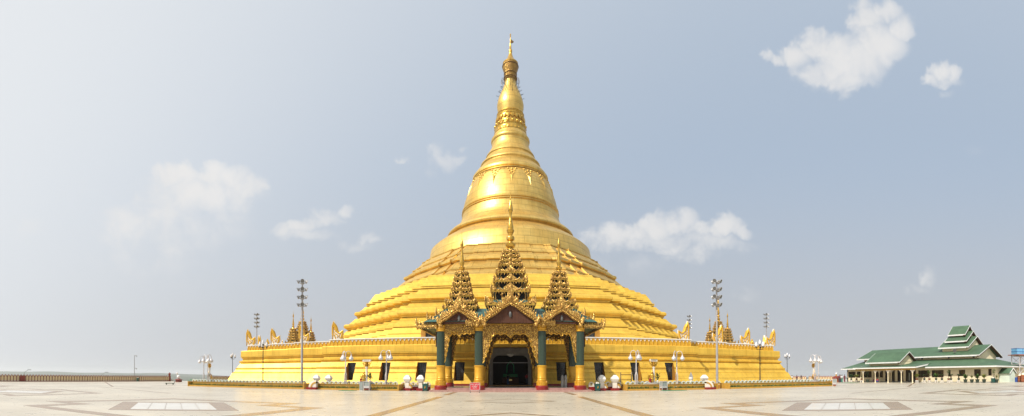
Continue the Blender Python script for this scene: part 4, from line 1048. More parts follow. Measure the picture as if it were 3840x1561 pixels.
# offering posts: column with golden kinnari figure, flowers and a cartouche sign
def offering_post(loc, rot, label):
    t = thing('offering_post', label, 'offering post', loc, rot, group='offering posts with golden figures')
    b = MB(); b.lathe([(.85,0),(.85,.62),(.95,.66),(.95,.80),(.80,.84)], 20); b.build('stone_basin', M['inner'], t, smooth=30)
    c = MB(); c.lathe([(.17,.8),(.13,.95),(.12,2.5),(.17,2.55),(.17,2.65),(.08,2.7)], 14, (.1,0,0)); c.build('column', M['white_warm'], t, smooth=40)
    k = MB(); k.lathe([(.10,2.65),(.22,2.8),(.30,3.0),(.16,3.06),(.24,3.16),(.26,3.24)], 12, (.1,0,0))
    for s in (-1,1):
        k.tube([(.1,0,2.72),(.1+s*.34,0,2.78),(.1+s*.42,0,3.0),(.1+s*.34,0,3.2)], .05, 5); k.tube([(.1,0,2.9),(.1+s*.55,0,3.05),(.1+s*.62,0,3.24)], .035, 5)
    k.build('gilt_bracket', M['gold_fine'], t, smooth=40)
    s = MB(); q=[PI*i/8 for i in range(-4,5)]
    s.prism([(.1+.42+.14*math.cos(a),3.40+.17*math.sin(a)) for a in q]+[(.1-.42-.14*math.cos(a),3.40-.17*math.sin(a)) for a in q], -.07,.07,'y'); so_ = s.build('cartouche_sign', M['white_warm'], t)
    e = MB(); e.tube([(p[0],-.085,p[1]) for p in [(.1+.40+.13*math.cos(a),3.40+.15*math.sin(a)) for a in q]+[(.1-.40-.13*math.cos(a),3.40-.15*math.sin(a)) for a in q]], .02, 4, closed=True); e.build('sign_frame', M['gold_fine'], so_)
    e = MB()
    for i in range(7):
        cx=.1-.3+i*.1; e.tube([(cx+.032*math.cos(a),-.075,3.40+.04*math.sin(a)) for a in [2*PI*j/8 for j in range(7 if i%2 else 8)]], .008, 4)
    e.build('sign_lettering', M['wood'], so_)
    # half-bird figure standing at the foot
    f = MB(); f.lathe([(.10,.84),(.16,.95),(.24,1.15),(.22,1.35),(.15,1.5),(.19,1.66),(.15,1.82),(.06,1.9)], 12, (-.22,-.1,0)); f.ball((-.22,-.1,1.99), .12, 10, 7, 1.2); f.lathe([(.12,2.07),(.06,2.17),(.03,2.3),(.0,2.42)], 8, (-.22,-.1,0))
    for s_ in (-1,1):
        f.tube([(-.22+s_*.15,-.1,1.78),(-.22+s_*.26,-.2,1.55),(-.22+s_*.08,-.36,1.52)], [.06,.05,.04], 6)
        f.prism([(-.22+s_*.16,1.7),(-.22+s_*.5,1.62),(-.22+s_*.42,1.3),(-.22+s_*.2,1.1)], .0,.05,'y')
    f.tube([(-.22,.05,1.05),(-.42,.2,1.2),(-.5,.25,1.55),(-.42,.22,1.75)], [.14,.12,.08,.02], 6)
    f.build('golden_figure', M['gold_fine'], t, smooth=50)
    v = MB(); v.lathe([(.10,.84),(.15,1.0),(.10,1.12)], 10, (.55,-.1,0)); v.build('vase', M['white_warm'], t, smooth=40)
    l = MB(); rr = random.Random(3)
    for i in range(46):
        a=rr.uniform(0,6.3); q_=rr.uniform(.02,.26); z=rr.uniform(1.15,1.95); cx,cy=.55+q_*math.cos(a),-.1+q_*math.sin(a); s_=rr.uniform(.04,.09)
        l.add([(cx-s_,cy,z-s_*.5),(cx,cy-s_*.6,z+s_),(cx+s_,cy,z-s_*.3),(cx,cy+s_*.6,z-s_)],[(0,1,2,3)])
    for i in range(7): l.tube([(.55,-.1,1.05),(.55+rr.uniform(-.2,.2),-.1+rr.uniform(-.2,.2),1.8)], .012, 4)
    l.build('flower_spray', M['leaf_d'], t)
    l = MB()
    for i in range(26): l.ball((-.55+rr.uniform(-.10,.10),-.15+rr.uniform(-.08,.08),.9+i*.015), .06, 6, 4)
    l.build('red_flower', M['cloth_red'], t)
    return t
x,_=on_y(1372,46.8); P0 = offering_post((x,46.8,0),0,'offering post with golden figure and cartouche left of the porch')
x,_=on_y(2449,46.8); dup(P0,'offering post with golden figure and cartouche right of the porch',(x,46.8,0),.3)
dup(P0,'offering post with golden figure on the far left planter beyond two lamps',(*polar(786,63),0),-1.0); dup(P0,'offering post with golden figure on the far right planter beside two lamps',(*polar(3051,62),0),1.0)
# floodlight masts
def flood_mast(loc, H, face, label, n=4, sc=1.0):
    t = thing('floodlight_mast', label, 'floodlight mast', loc, face, group='floodlight masts')
    p = MB(); p.tube([(0,0,0),(0,0,H)], [.17,.09], 12); p.build('mast', M['pole_grey'], t, smooth=50)
    for k in range(n):
        c = MB(); z = H-.1-k*.95
        c.box(-.46,.46,-.04,.04,z-.04,z+.04); c.box(-.04,.04,-.46,.46,z-.04,z+.04)
        c.build('crossarm', M['lamp_metal'], t)
    for k in range(n):
        z = H-.1-k*.95
        for (dx,dy,rot) in ((-.46,0,PI),(.46,0,0),(0,-.46,-PI/2),(0,.46,PI/2)):
            l = MB(); l.M = Matrix.Translation((dx,dy,z+.22)) @ Matrix.Rotation(rot,4,'Z') @ Matrix.Rotation(.55,4,'Y')
            l.lathe([(.09,-.24),(.12,-.12),(.24,.10),(.27,.16)], 12); l.box(-.03,.03,-.30,-.27,-.2,.1); l.box(-.03,.03,.27,.30,-.2,.1)
            M_=l.M; lo = None
            # turn the bowl so that it opens outwards and down
            l2 = MB(); l2.M = Matrix.Translation((dx,dy,z+.20)) @ Matrix.Rotation(rot,4,'Z') @ Matrix.Rotation(PI/2+.45,4,'Y')
            l2.lathe([(.09,-.18),(.12,-.10),(.22,.08),(.26,.16),(.23,.15),(.17,.07)], 12)
            fo = l2.build('floodlight', M['lamp_metal'], t, smooth=40)
            l3 = MB(); l3.M = l2.M; l3.lathe([(.01,.11),(.22,.12),(.22,.13),(.01,.135)], 12); l3.build('lamp_lens', M['lens'], fo)
    return t
x,_=on_y(1132,46.5); F0 = flood_mast((x,46.5,0),13.1,.5,'tall grey floodlight mast on the left planter')
x,_=on_y(2689,46.5); dup(F0,'tall grey floodlight mast on the right planter',(x,46.5,0),-.9)
fx = polar(962,100); F1 = flood_mast((*fx,0),15.8,.8,'distant floodlight mast beyond the left end of the terrace'); fx = polar(2875,100); dup(F1,'distant floodlight mast beyond the right end of the terrace',(*fx,0),-.5)
fx = polar(2586,150); o=dup(F1,'thin floodlight mast far behind the right carved scroll',(*fx,0),-.2); o.scale=(1.25,1.25,1.42)
# black lanterns
def lantern(loc, label, H=6.3):
    t = thing('black_lamppost', label, 'street lamp', loc, 0, group='black lamp posts with glass flames')
    p = MB(); p.lathe([(.24,0),(.24,.25),(.16,.4),(.13,.8),(.15,.95),(.08,1.1),(.06,3.0),(.05,H-1.3),(.09,H-1.25),(.05,H-1.15)], 12)
    p.tube([(0,0,H-1.2),(0,0,H-.75)], .045, 6); p.build('lamp_post', M['black_iron'], t, smooth=40)
    for k in range(4):
        if k < 3: a = 2*PI*k/3+.15; d=(.52*math.cos(a),.52*math.sin(a)); zb = H-1.0
        else: d=(0,0); zb = H-.70
        m = MB()
        if k<3: m.tube([(0,0,H-1.25),(d[0]*.5,d[1]*.5,H-1.32),(d[0]*.95,d[1]*.95,H-1.22),(d[0],d[1],zb)], .035, 6)
        m.lathe([(.03,zb-.06),(.13,zb),(.15,zb+.10),(.11,zb+.12)], 10, (d[0],d[1],0)); ar = m.build('lamp_arm', M['black_iron'], t, smooth=40)
        m = MB(); m.lathe([(.10,zb+.11),(.17,zb+.26),(.16,zb+.42),(.09,zb+.60),(.01,zb+.78)], 12, (d[0],d[1],0)); m.build('glass_flame', M['globe'], ar, smooth=60)
    return t
x,_=on_y(986,47.3); B0=lantern((x,47.3,0),'black lamp post standing in front of the left end of the terrace')
x,_=on_y(2850,47.3); dup(B0,'black lamp post standing in front of the right end of the terrace',(x,47.3,0),.7)
dup(B0,'black lamp post beyond the left corner of the terrace foot',(*polar(872,90),0),.3); dup(B0,'black lamp post beyond the right corner of the terrace foot',(*polar(2952,90),0),.9)
# carved scrolls on the parapet corners
def scroll_ornament(loc, rot, sx, sc, label, zs=1.0):
    t = thing('carved_scroll', label, 'ornament', loc, rot, group='carved scroll ornaments on the terrace parapet')
    t.scale = (sc,sc,sc*zs)
    out=[(0,0),(0,1.0),(.02,2.2),(.16,2.85),(.26,3.0),(.38,2.85),(.52,2.35),(.62,2.25),(.72,1.85),(.86,1.45),(1.05,1.20),(1.28,1.12),(1.50,1.25),(1.72,1.50),(1.88,1.58),(1.90,1.2),(1.80,.75),(1.62,.35),(1.50,0)]
    o=[(sx*u,w_) for u,w_ in out]
    b=MB(); b.prism(o,-.13,.13,'y'); bo=b.build('scroll_slab',M['white_warm'],t)
    g=MB()
    rim=[(0.08,.05),(.08,1.0),(.10,2.15),(.24,2.85),(.44,2.3),(.62,1.95),(.80,1.42),(1.05,1.10),(1.32,1.05),(1.58,1.25),(1.80,1.46)]
    g.tube([(sx*u,-.14,w_) for u,w_ in rim],[.10,.14,.17,.10,.20,.20,.17,.15,.15,.14,.06],6)
    g.tube([(sx*u,-.14,w_) for u,w_ in [(1.80,1.4),(1.72,.95),(1.58,.5),(1.44,.1)]],[.07,.16,.16,.08],6)
    g.tube([(sx*u,-.15,w_) for u,w_ in [(.12,.9),(.36,.82),(.48,.5),(.62,.15)]],[.05,.10,.10,.06],6); g.tube([(sx*u,-.15,w_) for u,w_ in [(.30,1.3),(.55,.98),(.85,.86),(1.0,.55),(.86,.36),(.74,.52)]],[.05,.09,.08,.09,.08,.04],6)
    g.tube([(sx*u,-.15,w_) for u,w_ in [(1.3,.85),(1.16,.62),(1.24,.36),(1.38,.42)]],[.05,.08,.08,.04],6)
    for u,w_ in ((.30,2.45),(.34,2.05),(.44,1.7),(.60,1.42)): g.ball((sx*u,-.16,w_),.13,7,5)
    k=[v for v in g.v]; fs=list(g.f); n=len(g.v); g.v += [(x,-y,z) for x,y,z in k]; g.f += [tuple(i+n for i in f) for f in fs]
    g.build('gilt_relief',M['gold_petal'],bo,smooth=50)
    return t
# dark gold pieces are set at each step of the parapet, tall end outwards
SC=[(1246,59.4,-1,.98,'gold and white carved scroll on the parapet nearest the left foot of the gold terraces',0),(2584,59.4,1,.98,'gold and white carved scroll on the parapet nearest the right foot of the gold terraces',0),
    (1122,62.0,-1,1.0,'gold and white carved scroll behind the left floodlight mast',0),(2710,62.0,1,1.0,'gold and white carved scroll behind the right floodlight mast',0),
    (1016,63.4,-1,.98,'tall carved scroll, third from the porch along the left parapet',0),(2811,63.4,1,.98,'tall carved scroll, third from the porch along the right parapet',0),
    (925,64.4,-1,1.05,'gold and white carved scroll at the outermost left corner of the parapet',0),(2906,64.4,1,1.05,'gold and white carved scroll at the outermost right corner of the parapet',0),
    (971,75.0,-1,1.02,'smaller looking carved scroll farther back between the two outer left ones',-.9),(2868,75.0,1,1.02,'smaller looking carved scroll farther back between the two outer right ones',.9)]
for px,y,sx,sc,l,rot in SC:
    x,_=on_y(px,y); scroll_ornament((x,y,7.0),rot,-sx,sc,l)
for px,s,l in ((1002,-1,'small gold flame finial between the carved scrolls on the left parapet'),(2820,1,'small gold flame finial between the carved scrolls on the right parapet')):
    x,_=on_y(px,72); t=thing('flame_finial',l,'finial',(x,72,7.0)); b=MB(); b.prism([(-.5,0),(.5,0),(.62,.6),(.35,1.3),(.05,1.9),(-.3,1.2),(-.62,.6)],-.12,.12,'y'); fo=b.build('flame',M['gold_petal'],t); b=MB(); b.tube([(-.3,-.14,.2),(-.3,-.14,.8),(0,-.14,1.4),(.3,-.14,.8),(.3,-.14,.2)],.1,6); b.build('gilt_relief',M['gold_fine'],fo,smooth=50)
# display cabinets
def cabinet(loc, rot, label):
    t = thing('donation_cabinet', label, 'cabinet', loc, rot, group='white framed glass cabinets')
    f = MB(); w,d,h=.33,.26,1.02
    for x in (-w,w):
        for y in (-d,d): f.box(x-.025,x+.025,y-.025,y+.025,0,h)
    for z in (.28,.46,h-.03):
        f.box(-w,w,-d-.02,-d+.02,z,z+.045); f.box(-w,w,d-.02,d+.02,z,z+.045); f.box(-w-.02,-w+.02,-d,d,z,z+.045); f.box(w-.02,w+.02,-d,d,z,z+.045)
    f.build('frame', M['lamp_white'], t)
    f = MB(); f.box(-w+.03,w-.03,-d+.03,d-.03,.50,h-.05); f.build('glass_case', M['glass_case'], t)
    f = MB(); f.box(-w+.03,w-.03,-d-.01,d-.03,.33,.45); f.build('money_drawer', M['lamp_white'], t)
    f = MB(); f.box(-w+.05,w-.05,-d+.05,d-.05,.10,.26); f.build('red_box', M['brick_red'], t)
    return t
x,_=on_y(1377,44.5); C0=cabinet((x,44.5,0),0,'white framed glass cabinet in front of the left offering post')
x,_=on_y(2488,44.5); dup(C0,'white framed glass cabinet in front of the right offering post',(x,44.5,0),.2)
x,_=on_y(3130,44.0); dup(C0,'white framed glass cabinet at the far right end of the planter',(x,44.0,0),.7)
x,_=on_y(1356,44.5); t=thing('glass_box','clear glass standing box left of the white framed cabinet','case',(x,44.5,0)); b=MB(); b.box(-.17,.17,-.15,.15,.04,.98); b.build('glass_case',M['glass_case'],t); b=MB()
for xx in (-.17,.17):
    for yy in (-.15,.15): b.box(xx-.012,xx+.012,yy-.012,yy+.012,0,1.0)
b.box(-.19,.19,-.17,.17,0,.04); b.build('frame',M['lamp_white'],t)
# green carpets
def carpet(x0,x1,y0,y1,label):
    c=MB(); c.box(x0,x1,y0,y1,.004,.035); tag(c.build('green_carpet',M['mat_green']),label,'carpet','green carpets on the paving')
a=on_y(1272,42.6)[0]; b=on_y(1328,42.6)[0]; carpet(a,b,42.4,43.5,'green carpet strip on the paving before the left planter')
a=on_y(2480,44.0)[0]; b=on_y(2563,44.0)[0]; carpet(a,b,43.0,44.2,'green carpet strip on the paving before the right cabinet')
a=on_y(3187,58)[0]; b=on_y(3222,58)[0]; carpet(a,b,58,60.5,'green carpet on the paving before the cream hall')
# bins
def litter_bin(loc, label, rot=0):
    t=thing('litter_bin',label,'bin',loc,rot,group='green litter bins'); b=MB(); b.frustum(0,0,.05,.24,.22,.78,.29,.27); b.box(-.31,.31,-.29,.29,.74,.79); b.build('bin_body',M['bin'],t)
    b=MB(); b.tube([(-.27,0,.78),(-.27,0,1.05),(.27,0,1.05),(.27,0,.78)],.025,6); b.build('hood_frame',M['bin'],t); b=MB(); b.ball((-.05,0,.80),.15,8,5); b.ball((.12,.05,.80),.12,8,5); b.build('rubbish',M['white_warm'],t)
    b=MB(); b.prism([(-.06,.30),(.0,.28),(.08,.42),(.02,.58),(-.03,.44)],-.275,-.25,'y'); b.build('emblem',M['hedge_gold'],t)
    for xx in (-.26,.26): b=MB(); b.box(xx-.06,xx+.06,-.26,.26,0,.06); b.build('foot',M['dark'],t)
    return t
x,_=on_y(1595,45.2); litter_bin((x,45.2,0),'green litter bin beside the porch columns on the left'); x,_=on_y(2240,45.2); litter_bin((x,45.2,0),'green litter bin beside the porch columns on the right')
# red notice
x,_=on_y(1781,41.9); t=thing('notice_board','small red notice board with white lettering standing before the porch steps','sign',(x,41.9,0))
b=MB(); b.box(-.46,.46,-.02,.02,.27,.95); bo=b.build('board',M['sign_red'],t); b=MB()
for (a0,a1,c0,c1) in ((-.50,.50,.23,.27),(-.50,.50,.95,.98),(-.50,-.46,.23,.98),(.46,.50,.23,.98)): b.box(a0,a1,-.03,.03,c0,c1)
b.build('frame',M['lamp_white'],bo)
rr=random.Random(11)
for z,spans in ((.80,((-.40,-.06),(.02,.40))),(.62,((-.28,.28),)),(.45,((-.20,.20),))):
    for s0,s1 in spans:
        u=s0; b=MB()
        while u<s1-.02:
            r_=.028; gap=rr.uniform(-.9,3.6); k=rr.choice((6,7,8))
            b.tube([(u+r_+r_*math.cos(gap+2*PI*j/8),-.026,z+r_*1.15*math.sin(gap+2*PI*j/8)) for j in range(k)],.009,4)
            if rr.random()<.4: b.tube([(u+r_,-.026,z+.05),(u+r_*1.8,-.026,z+.075)],.008,4)
            if rr.random()<.3: b.tube([(u+r_*.4,-.026,z-.05),(u+r_*1.4,-.026,z-.06)],.008,4)
            u+=r_*2+.012
        b.build('lettering',M['sign_ink'],bo)
for xx in (-.44,.44): b=MB(); b.tube([(xx,-.0,.25),(xx,0,.05)],.018,6); b.tube([(xx,-.22,.02),(xx,0,.10),(xx,.22,.02)],.018,6); b.box(xx-.05,xx+.05,-.26,-.18,0,.03); b.box(xx-.05,xx+.05,.18,.26,0,.03); b.build('stand_foot',M['grille'],t)
# stand-alone bits by the porch
x,_=on_y(1700,46.0); t=thing('rope_stand','thin grey rope stand on the porch floor beside the left window','stand',(x,46.0,.384)); b=MB(); b.lathe([(.16,0),(.16,.03),(.02,.05),(.02,.95),(.03,.97)],10); b.build('stand_pole',M['grille'],t); b=MB(); b.ball((0,0,1.0),.04,8,5); b.build('knob',M['grille'],t)
for i,(px,l) in enumerate(((2109,'grey bollard with ringed top on the porch floor, left of two'),(2121,'grey bollard with ringed top on the porch floor, right of two'))):
    x,_=on_y(px,46.6); t=thing('stone_bollard',l,'bollard',(x,46.6,.384),group='grey bollards on the porch'); b=MB(); b.lathe([(.16,0),(.16,.9),(.18,.93),(.14,.97)],12); b.build('bollard_post',M['inner'],t,smooth=40); b=MB(); b.lathe([(.14,.97),(.15,1.1),(.10,1.25),(.03,1.36)],12); b.build('bollard_cap',M['inner'],t,smooth=50)
# trestle and low table right of the porch
x,_=on_y(2348,48.6); t=thing('trestle_frame','bare metal trestle frame standing against the terrace right of the porch','trestle',(x,48.6,0))
for xx in (-.66,.66): b=MB(); b.tube([(xx,0,.0),(xx,0,2.05)],.045,6); b.tube([(xx,.5,.0),(xx*.98,0,1.9)],.03,6); b.build('upright',M['pole_grey'],t)
b=MB(); b.box(-.66,.66,-.06,.06,1.72,1.80); b.box(-.66,.66,-.06,.06,1.12,1.20); b.build('crossbar',M['crate'],t)
x,_=on_y(2410,48.6); t=thing('low_table','low table with pinkish top behind the fence right of the porch','table',(x,48.6,0)); b=MB(); b.box(-.70,.70,-.35,.35,.94,1.0); b.build('tabletop',M['table_red'],t)
for xx in (-.6,.6):
    for yy in (-.28,.28):
        b=MB(); b.box(xx-.03,xx+.03,yy-.03,yy+.03,0,.94); b.build('leg',M['grille'],t)
# inside the doorway: shrine with lit strips
t=thing('shrine_table','dark shrine table with green lit strips and a small lit box inside the doorway','shrine',(0,66,.4)); b=MB(); b.box(-1.3,1.3,-.4,.4,0,1.0); b.box(-.8,.8,-.2,.4,1.0,1.5); b.build('shrine_top',M['wood'],t)
b=MB()
for k in range(3): b.box(-1.1,1.1,-.45,-.41,1.15+k*.16,1.19+k*.16)
b.tube([(-.55,-.4,1.7),(-.5,-.4,2.9),(0,-.4,3.5),(.5,-.4,2.9),(.55,-.4,1.7)],.03,5); b.build('lit_strip',M['led'],t); b=MB(); b.box(-.25,.25,-.5,-.42,.55,.72); b.build('lit_box',M['shrine_lamp'],t)
b=MB(); b.lathe([(.02,0),(.30,.1),(.45,.35),(.2,.5),(.04,.65),(.02,1.5)],12,(0,-14.2,3.55)); tag(b.build('chandelier',M['inner']),'hanging chandelier in the middle of the dark doorway','chandelier'); bpy.data.objects['chandelier'].location=(0,66,.4)

# ------------------------------------------------------------------ balustrades at the edge of the platform
def balustrade(p0, p1, label, H=1.28, step=.66, shade=None, post0=False, post1=False, group='balustrades along the platform edge'):
    (x0,y0),(x1,y1)=p0,p1; ln=math.hypot(x1-x0,y1-y0); a=math.atan2(y1-y0,x1-x0)
    t=thing('balustrade',label,'balustrade',(x0,y0,0),a,group)
    n=max(1,round(ln/step)); st=ln/n; c=MB(); r=MB(); h=st/2
    arc=[(-h*.96,.0),(h*.96,0),(h*.96,H*.52),(h*.80,H*.70),(h*.5,H*.86),(0,H),(-h*.5,H*.86),(-h*.80,H*.70),(-h*.96,H*.52)]
    inn=[(-h*.72,.16),(-h*.40,.12),(h*.40,.12),(h*.72,.16),(h*.76,H*.50),(h*.60,H*.66),(h*.36,H*.80),(0,H*.89),(-h*.36,H*.80),(-h*.60,H*.66),(-h*.76,H*.50)]
    for k in range(n):
        u=st*(k+.5); c.prism([(u+a_,b_+.10) for a_,b_ in inn],-.07,.07,'y')
        for (q0,q1) in zip(arc[2:],arc[3:]+[]):
            pass
        pts=[(u+a_,0,b_+.08) for a_,b_ in arc[2:]]
        r.tube([(u+h*.98,0,.10)]+pts+[(u-h*.98,0,.10)],.085,4)
        r.ball((u+h,0,.26),.10,6,4)
    r.box(0,ln,-.14,.14,.0,.16)
    c.build('cream_panel',M['rail_cream'],t); r.build('red_moulding',M['brick_red'],t)
    for flag,u in ((post0,0),(post1,ln)):
        if flag:
            b=MB(); b.box(u-.22,u+.22,-.22,.22,0,1.25); b.lathe([(.34,1.25),(.34,1.33),(.2,1.38),(.26,1.7),(.36,1.86),(.2,1.98),(.05,2.2)],8,(u,0,0)); b.build('end_post',M['brick_red'],t)
    return t
balustrade((-76,20),(-76,74.5),'cream arched balustrade with red mouldings along the left edge of the plaza',post1=True)
balustrade((-76,90),(-76,200),'farther run of arched balustrade beyond the stair gap on the left',post0=True)
balustrade((58,205),(76,92),'arched balustrade far off beyond the right end of the terrace')
balustrade((76,91),(76,78),'short run of arched balustrade beside the red brick gate post')
# notice and bin on the left balustrade
y=on_x(85,-75.5)[1]; b=MB(); b.box(-.06,.06,-.55,.55,.15,1.15); o=tag(b.build('red_notice',M['brick_red']),'red notice panel leaning on the left balustrade','sign'); o.location=(-75.6,y,0)
y=on_x(517,-75)[1]; litter_bin((-75,y,0),'green litter bin standing against the left balustrade',1.2)
# flat trolley
x,y=polar(637,70); t=thing('hand_trolley','dark green flat hand trolley on the paving by the left stair gap','trolley',(x,y,0),.9); b=MB(); b.box(-.75,.75,-.35,.35,.18,.26); b.build('trolley_deck',M['leaf_d'],t); b=MB(); b.tube([(.72,-.3,.24),(.78,-.3,.62),(.78,.3,.62),(.72,.3,.24)],.025,6); b.build('handle',M['black_iron'],t)
for xx in (-.55,.55):
    for yy in (-.28,.28):
        b=MB(); b.M=Matrix.Translation((xx,yy,.09))@Matrix.Rotation(PI/2,4,'X'); b.lathe([(.09,-.03),(.09,.03)],10); b.build('wheel',M['black_iron'],t)
# stair canopies, gate posts and lamps below the left edge
def canopy(loc,rot,w,l,label):
    t=thing('stair_canopy',label,'canopy',loc,rot,group='green canopies over the left stairs'); b=MB(); b.prism([(-w,0),(w,0),(0,w*.55)],-l,l,'y'); b.build('canopy_roof',M['roof'],t); b=MB(); b.prism([(-w-.1,-.15),(-w,0),(0,w*.55),(w,0),(w+.1,-.15),(0,w*.55+.15)],-l-.12,-l-.02,'y'); b.build('gable_trim',M['fascia'],t)
    for xx in (-w*.8,w*.8):
        for yy in (-l*.85,l*.85): b=MB(); b.box(xx-.15,xx+.15,yy-.15,yy+.15,-12,0); b.build('canopy_post',M['cream_wall'],t)
canopy((-83,78.5,-.6),1.2,3.0,4.0,'green gabled stair canopy beside the end post of the left balustrade'); canopy((-92,86.5,-1.4),1.2,2.4,5.0,'lower green stair canopy in the middle of the left gap'); canopy((-84,93,-.9),1.2,2.4,3.5,'green stair canopy at the right side of the left gap')
def curved_lamp(loc,rot,H,label):
    t=thing('curved_street_lamp',label,'street lamp',loc,rot,group='grey street lamps below the platform'); b=MB(); b.tube([(0,0,0),(0,0,H*.80),(.15,0,H*.90),(.7,0,H*.97),(1.6,0,H)],[.12,.08,.07,.06,.05],6); b.build('lamp_post',M['pole_grey'],t,smooth=40); b=MB(); b.box(1.5,2.4,-.16,.16,H-.05,H+.1); b.build('lamp_head',M['lamp_metal'],t); return t
for px,py,r,rot,l in ((84,1388,105,.6,'curved grey street lamp rising behind the far left balustrade'),(375,1397,118,.6,'curved grey street lamp behind the middle of the left balustrade'),(612,1404,128,.6,'curved grey street lamp behind the end post of the left balustrade')):
    x,y=polar(px,r); zt=z_at(py,x,y); curved_lamp((x,y,-14),rot,zt+14,l)
x,y=polar(504,112); zt=z_at(1334,x,y); t=thing('tall_pole','tall thin grey pole with two brackets behind the left balustrade','pole',(x,y,-2)); b=MB(); b.tube([(0,0,0),(0,0,zt+2)],[.10,.07],6); b.build('pole_shaft',M['pole_grey'],t)
for zz_ in (zt*.48,zt-.1): b=MB(); b.box(-.1,.75,-.06,.06,zz_+2,zz_+2.12); b.ball((.8,0,zz_+1.95),.16,8,5); b.build('bracket_lamp',M['lamp_metal'],t)
x,y=polar(670,96); t=thing('gate_shrine','small red shrine post with white ball top in the left stair gap','shrine',(x,y,0)); b=MB(); b.frustum(0,0,-2,.7,.7,.5,.5,.5); b.frustum(0,0,.5,.8,.8,.7,.3,.3); b.build('shrine_post',M['brick_red'],t); b=MB(); b.ball((0,0,1.15),.42,10,7); b.build('white_ball',M['globe'],t,smooth=60)
x,y=polar(664,100); b=MB(); b.lathe([(.06,-2),(.05,1.7)],6); b.ball((0,0,1.95),.28,8,6); o=tag(b.build('globe_lamp',M['globe']),'single globe lamp on a thin post left of the small red shrine post','lamp'); o.location=(x,y,0)
x,y=on_x(3126,73); t=thing('brick_gate_post','red and ochre stepped gate post with white globe left of the hall','gate post',(*polar(3136,92),0)); t.scale=(.56,.56,.56); b=MB(); b.box(-1.0,1.0,-1.0,1.0,0,1.5); b.build('post_base',M['crate'],t); b=MB(); b.frustum(0,0,1.5,1.2,1.2,1.9,1.1,1.1); b.frustum(0,0,1.9,1.0,1.0,2.4,.45,.45); b.build('stepped_cap',M['brick_red'],t); b=MB(); b.lathe([(.35,2.4),(.28,3.0)],8); b.build('neck',M['hedge_gold'],t); b=MB(); b.ball((0,0,3.35),.42,12,8); b.build('white_ball',M['globe'],t,smooth=60)
# ------------------------------------------------------------------ cream hall with green tiered roofs
hall = thing('cream_hall','long cream prayer hall with tiered green roofs and a stepped roof tower','hall',(68,0,0))
# local x = world x - 68 (x grows away from the plaza), y as in the world
HY0,HY1 = 32.4,67.6
def yw(px, x=68.0): return x/math.tan(az_of(px))
wl=MB()
openings=[]   # (y0,y1,z0,z1,kind)
def op(pa,pb,z0,z1,kind='w',x=68.0):
    a,b=sorted((yw(pa,x),yw(pb,x))); openings.append((a,b,z0,z1,kind))
op(3177,3208,.95,2.25); op(3214,3226,.95,2.25); op(3240,3268,.98,2.3); op(3277,3311,.98,2.3)
op(3320,3333,.0,2.45,'d'); op(3339,3355,.0,2.45,'d'); op(3366,3387,.0,2.45,'d'); op(3397,3418,.0,2.55,'d'); op(3424,3434,.0,2.55,'d')
op(3444,3484,.98,2.3); op(3495,3538,.98,2.3); op(3557,3564,1.1,2.3); op(3597,3619,1.15,2.3); op(3654,3677,1.2,2.35); op(3707,3718,1.25,2.4)
openings.sort(); cur=HY0; TOP=2.98
for (a,b,z0,z1,k) in openings:
    if a>cur: wl.add([(0,cur,0),(0,a,0),(0,a,TOP),(0,cur,TOP)],[(0,1,2,3)])
    if z0>.01: wl.add([(0,a,0),(0,b,0),(0,b,z0),(0,a,z0)],[(0,1,2,3)])
    wl.add([(0,a,z1),(0,b,z1),(0,b,TOP),(0,a,TOP)],[(0,1,2,3)])
    for yy in (a,b): wl.add([(0,yy,z0),(.22,yy,z0),(.22,yy,z1),(0,yy,z1)],[(0,1,2,3)])
    wl.add([(0,a,z0),(0,b,z0),(.22,b,z0),(.22,a,z0)],[(0,1,2,3)]); wl.add([(0,a,z1),(0,b,z1),(.22,b,z1),(.22,a,z1)],[(0,1,2,3)])
    cur=b
wl.add([(0,cur,0),(0,HY1,0),(0,HY1,TOP),(0,cur,TOP)],[(0,1,2,3)])
wl.add([(0,HY0,0),(16.5,HY0,0),(16.5,HY0,TOP),(0,HY0,TOP)],[(0,1,2,3)]); wl.add([(0,HY1,0),(16.5,HY1,0),(16.5,HY1,TOP),(0,HY1,TOP)],[(0,1,2,3)]); wl.add([(16.5,HY0,0),(16.5,HY1,0),(16.5,HY1,TOP),(16.5,HY0,TOP)],[(0,1,2,3)])
wl.build('wall',M['cream_wall'],hall)
for (a,b,z0,z1,k) in openings:
    m=MB(); m.box(.16,.21,a,b,z0+.01,z1); wo=m.build('window' if k=='w' else 'door',M['glass_dark'],hall)
    m=MB(); t_=.05
    m.box(-.02,.10,a-.02,a+t_,z0,z1+.02); m.box(-.02,.10,b-t_,b+.02,z0,z1+.02); m.box(-.02,.10,a+t_,b-t_,z1-.04,z1+.02)
    if k=='w':
        m.box(-.02,.10,a+t_,b-t_,z0,z0+.05); n=int((b-a)/1.0)
        for q in range(1,n+1): yy=a+(b-a)*q/(n+1); m.box(.08,.15,yy-.02,yy+.02,z0+.05,z1-.04)
    m.build('frame',M['wood'],wo)
m=MB(); m.box(.12,.155,yw(3411)-.0,yw(3406),.35,1.9); m.build('bright_doorway_pane',M['glass_case'],hall)
b=MB(); b.box(-.10,-.003,HY0,HY1,.0,.16); b.build('plinth',M['inner'],hall)
# lower roof, hipped on the plaza side
EX,EZ=-1.2,2.92; TX,TZ=4.0,4.52; LY0,LY1=31.2,68.7; UY0,UY1=37.4,66.6
r=MB()
v=[(EX,LY0,EZ),(EX,LY1,EZ),(18,LY1,EZ),(18,LY0,EZ),(TX,UY0,TZ),(TX,UY1,TZ),(12.6,UY1,TZ),(12.6,UY0,TZ)]
r.add(v,[(0,1,5,4),(1,2,6,5),(2,3,7,6),(3,0,4,7),(0,3,2,1)])
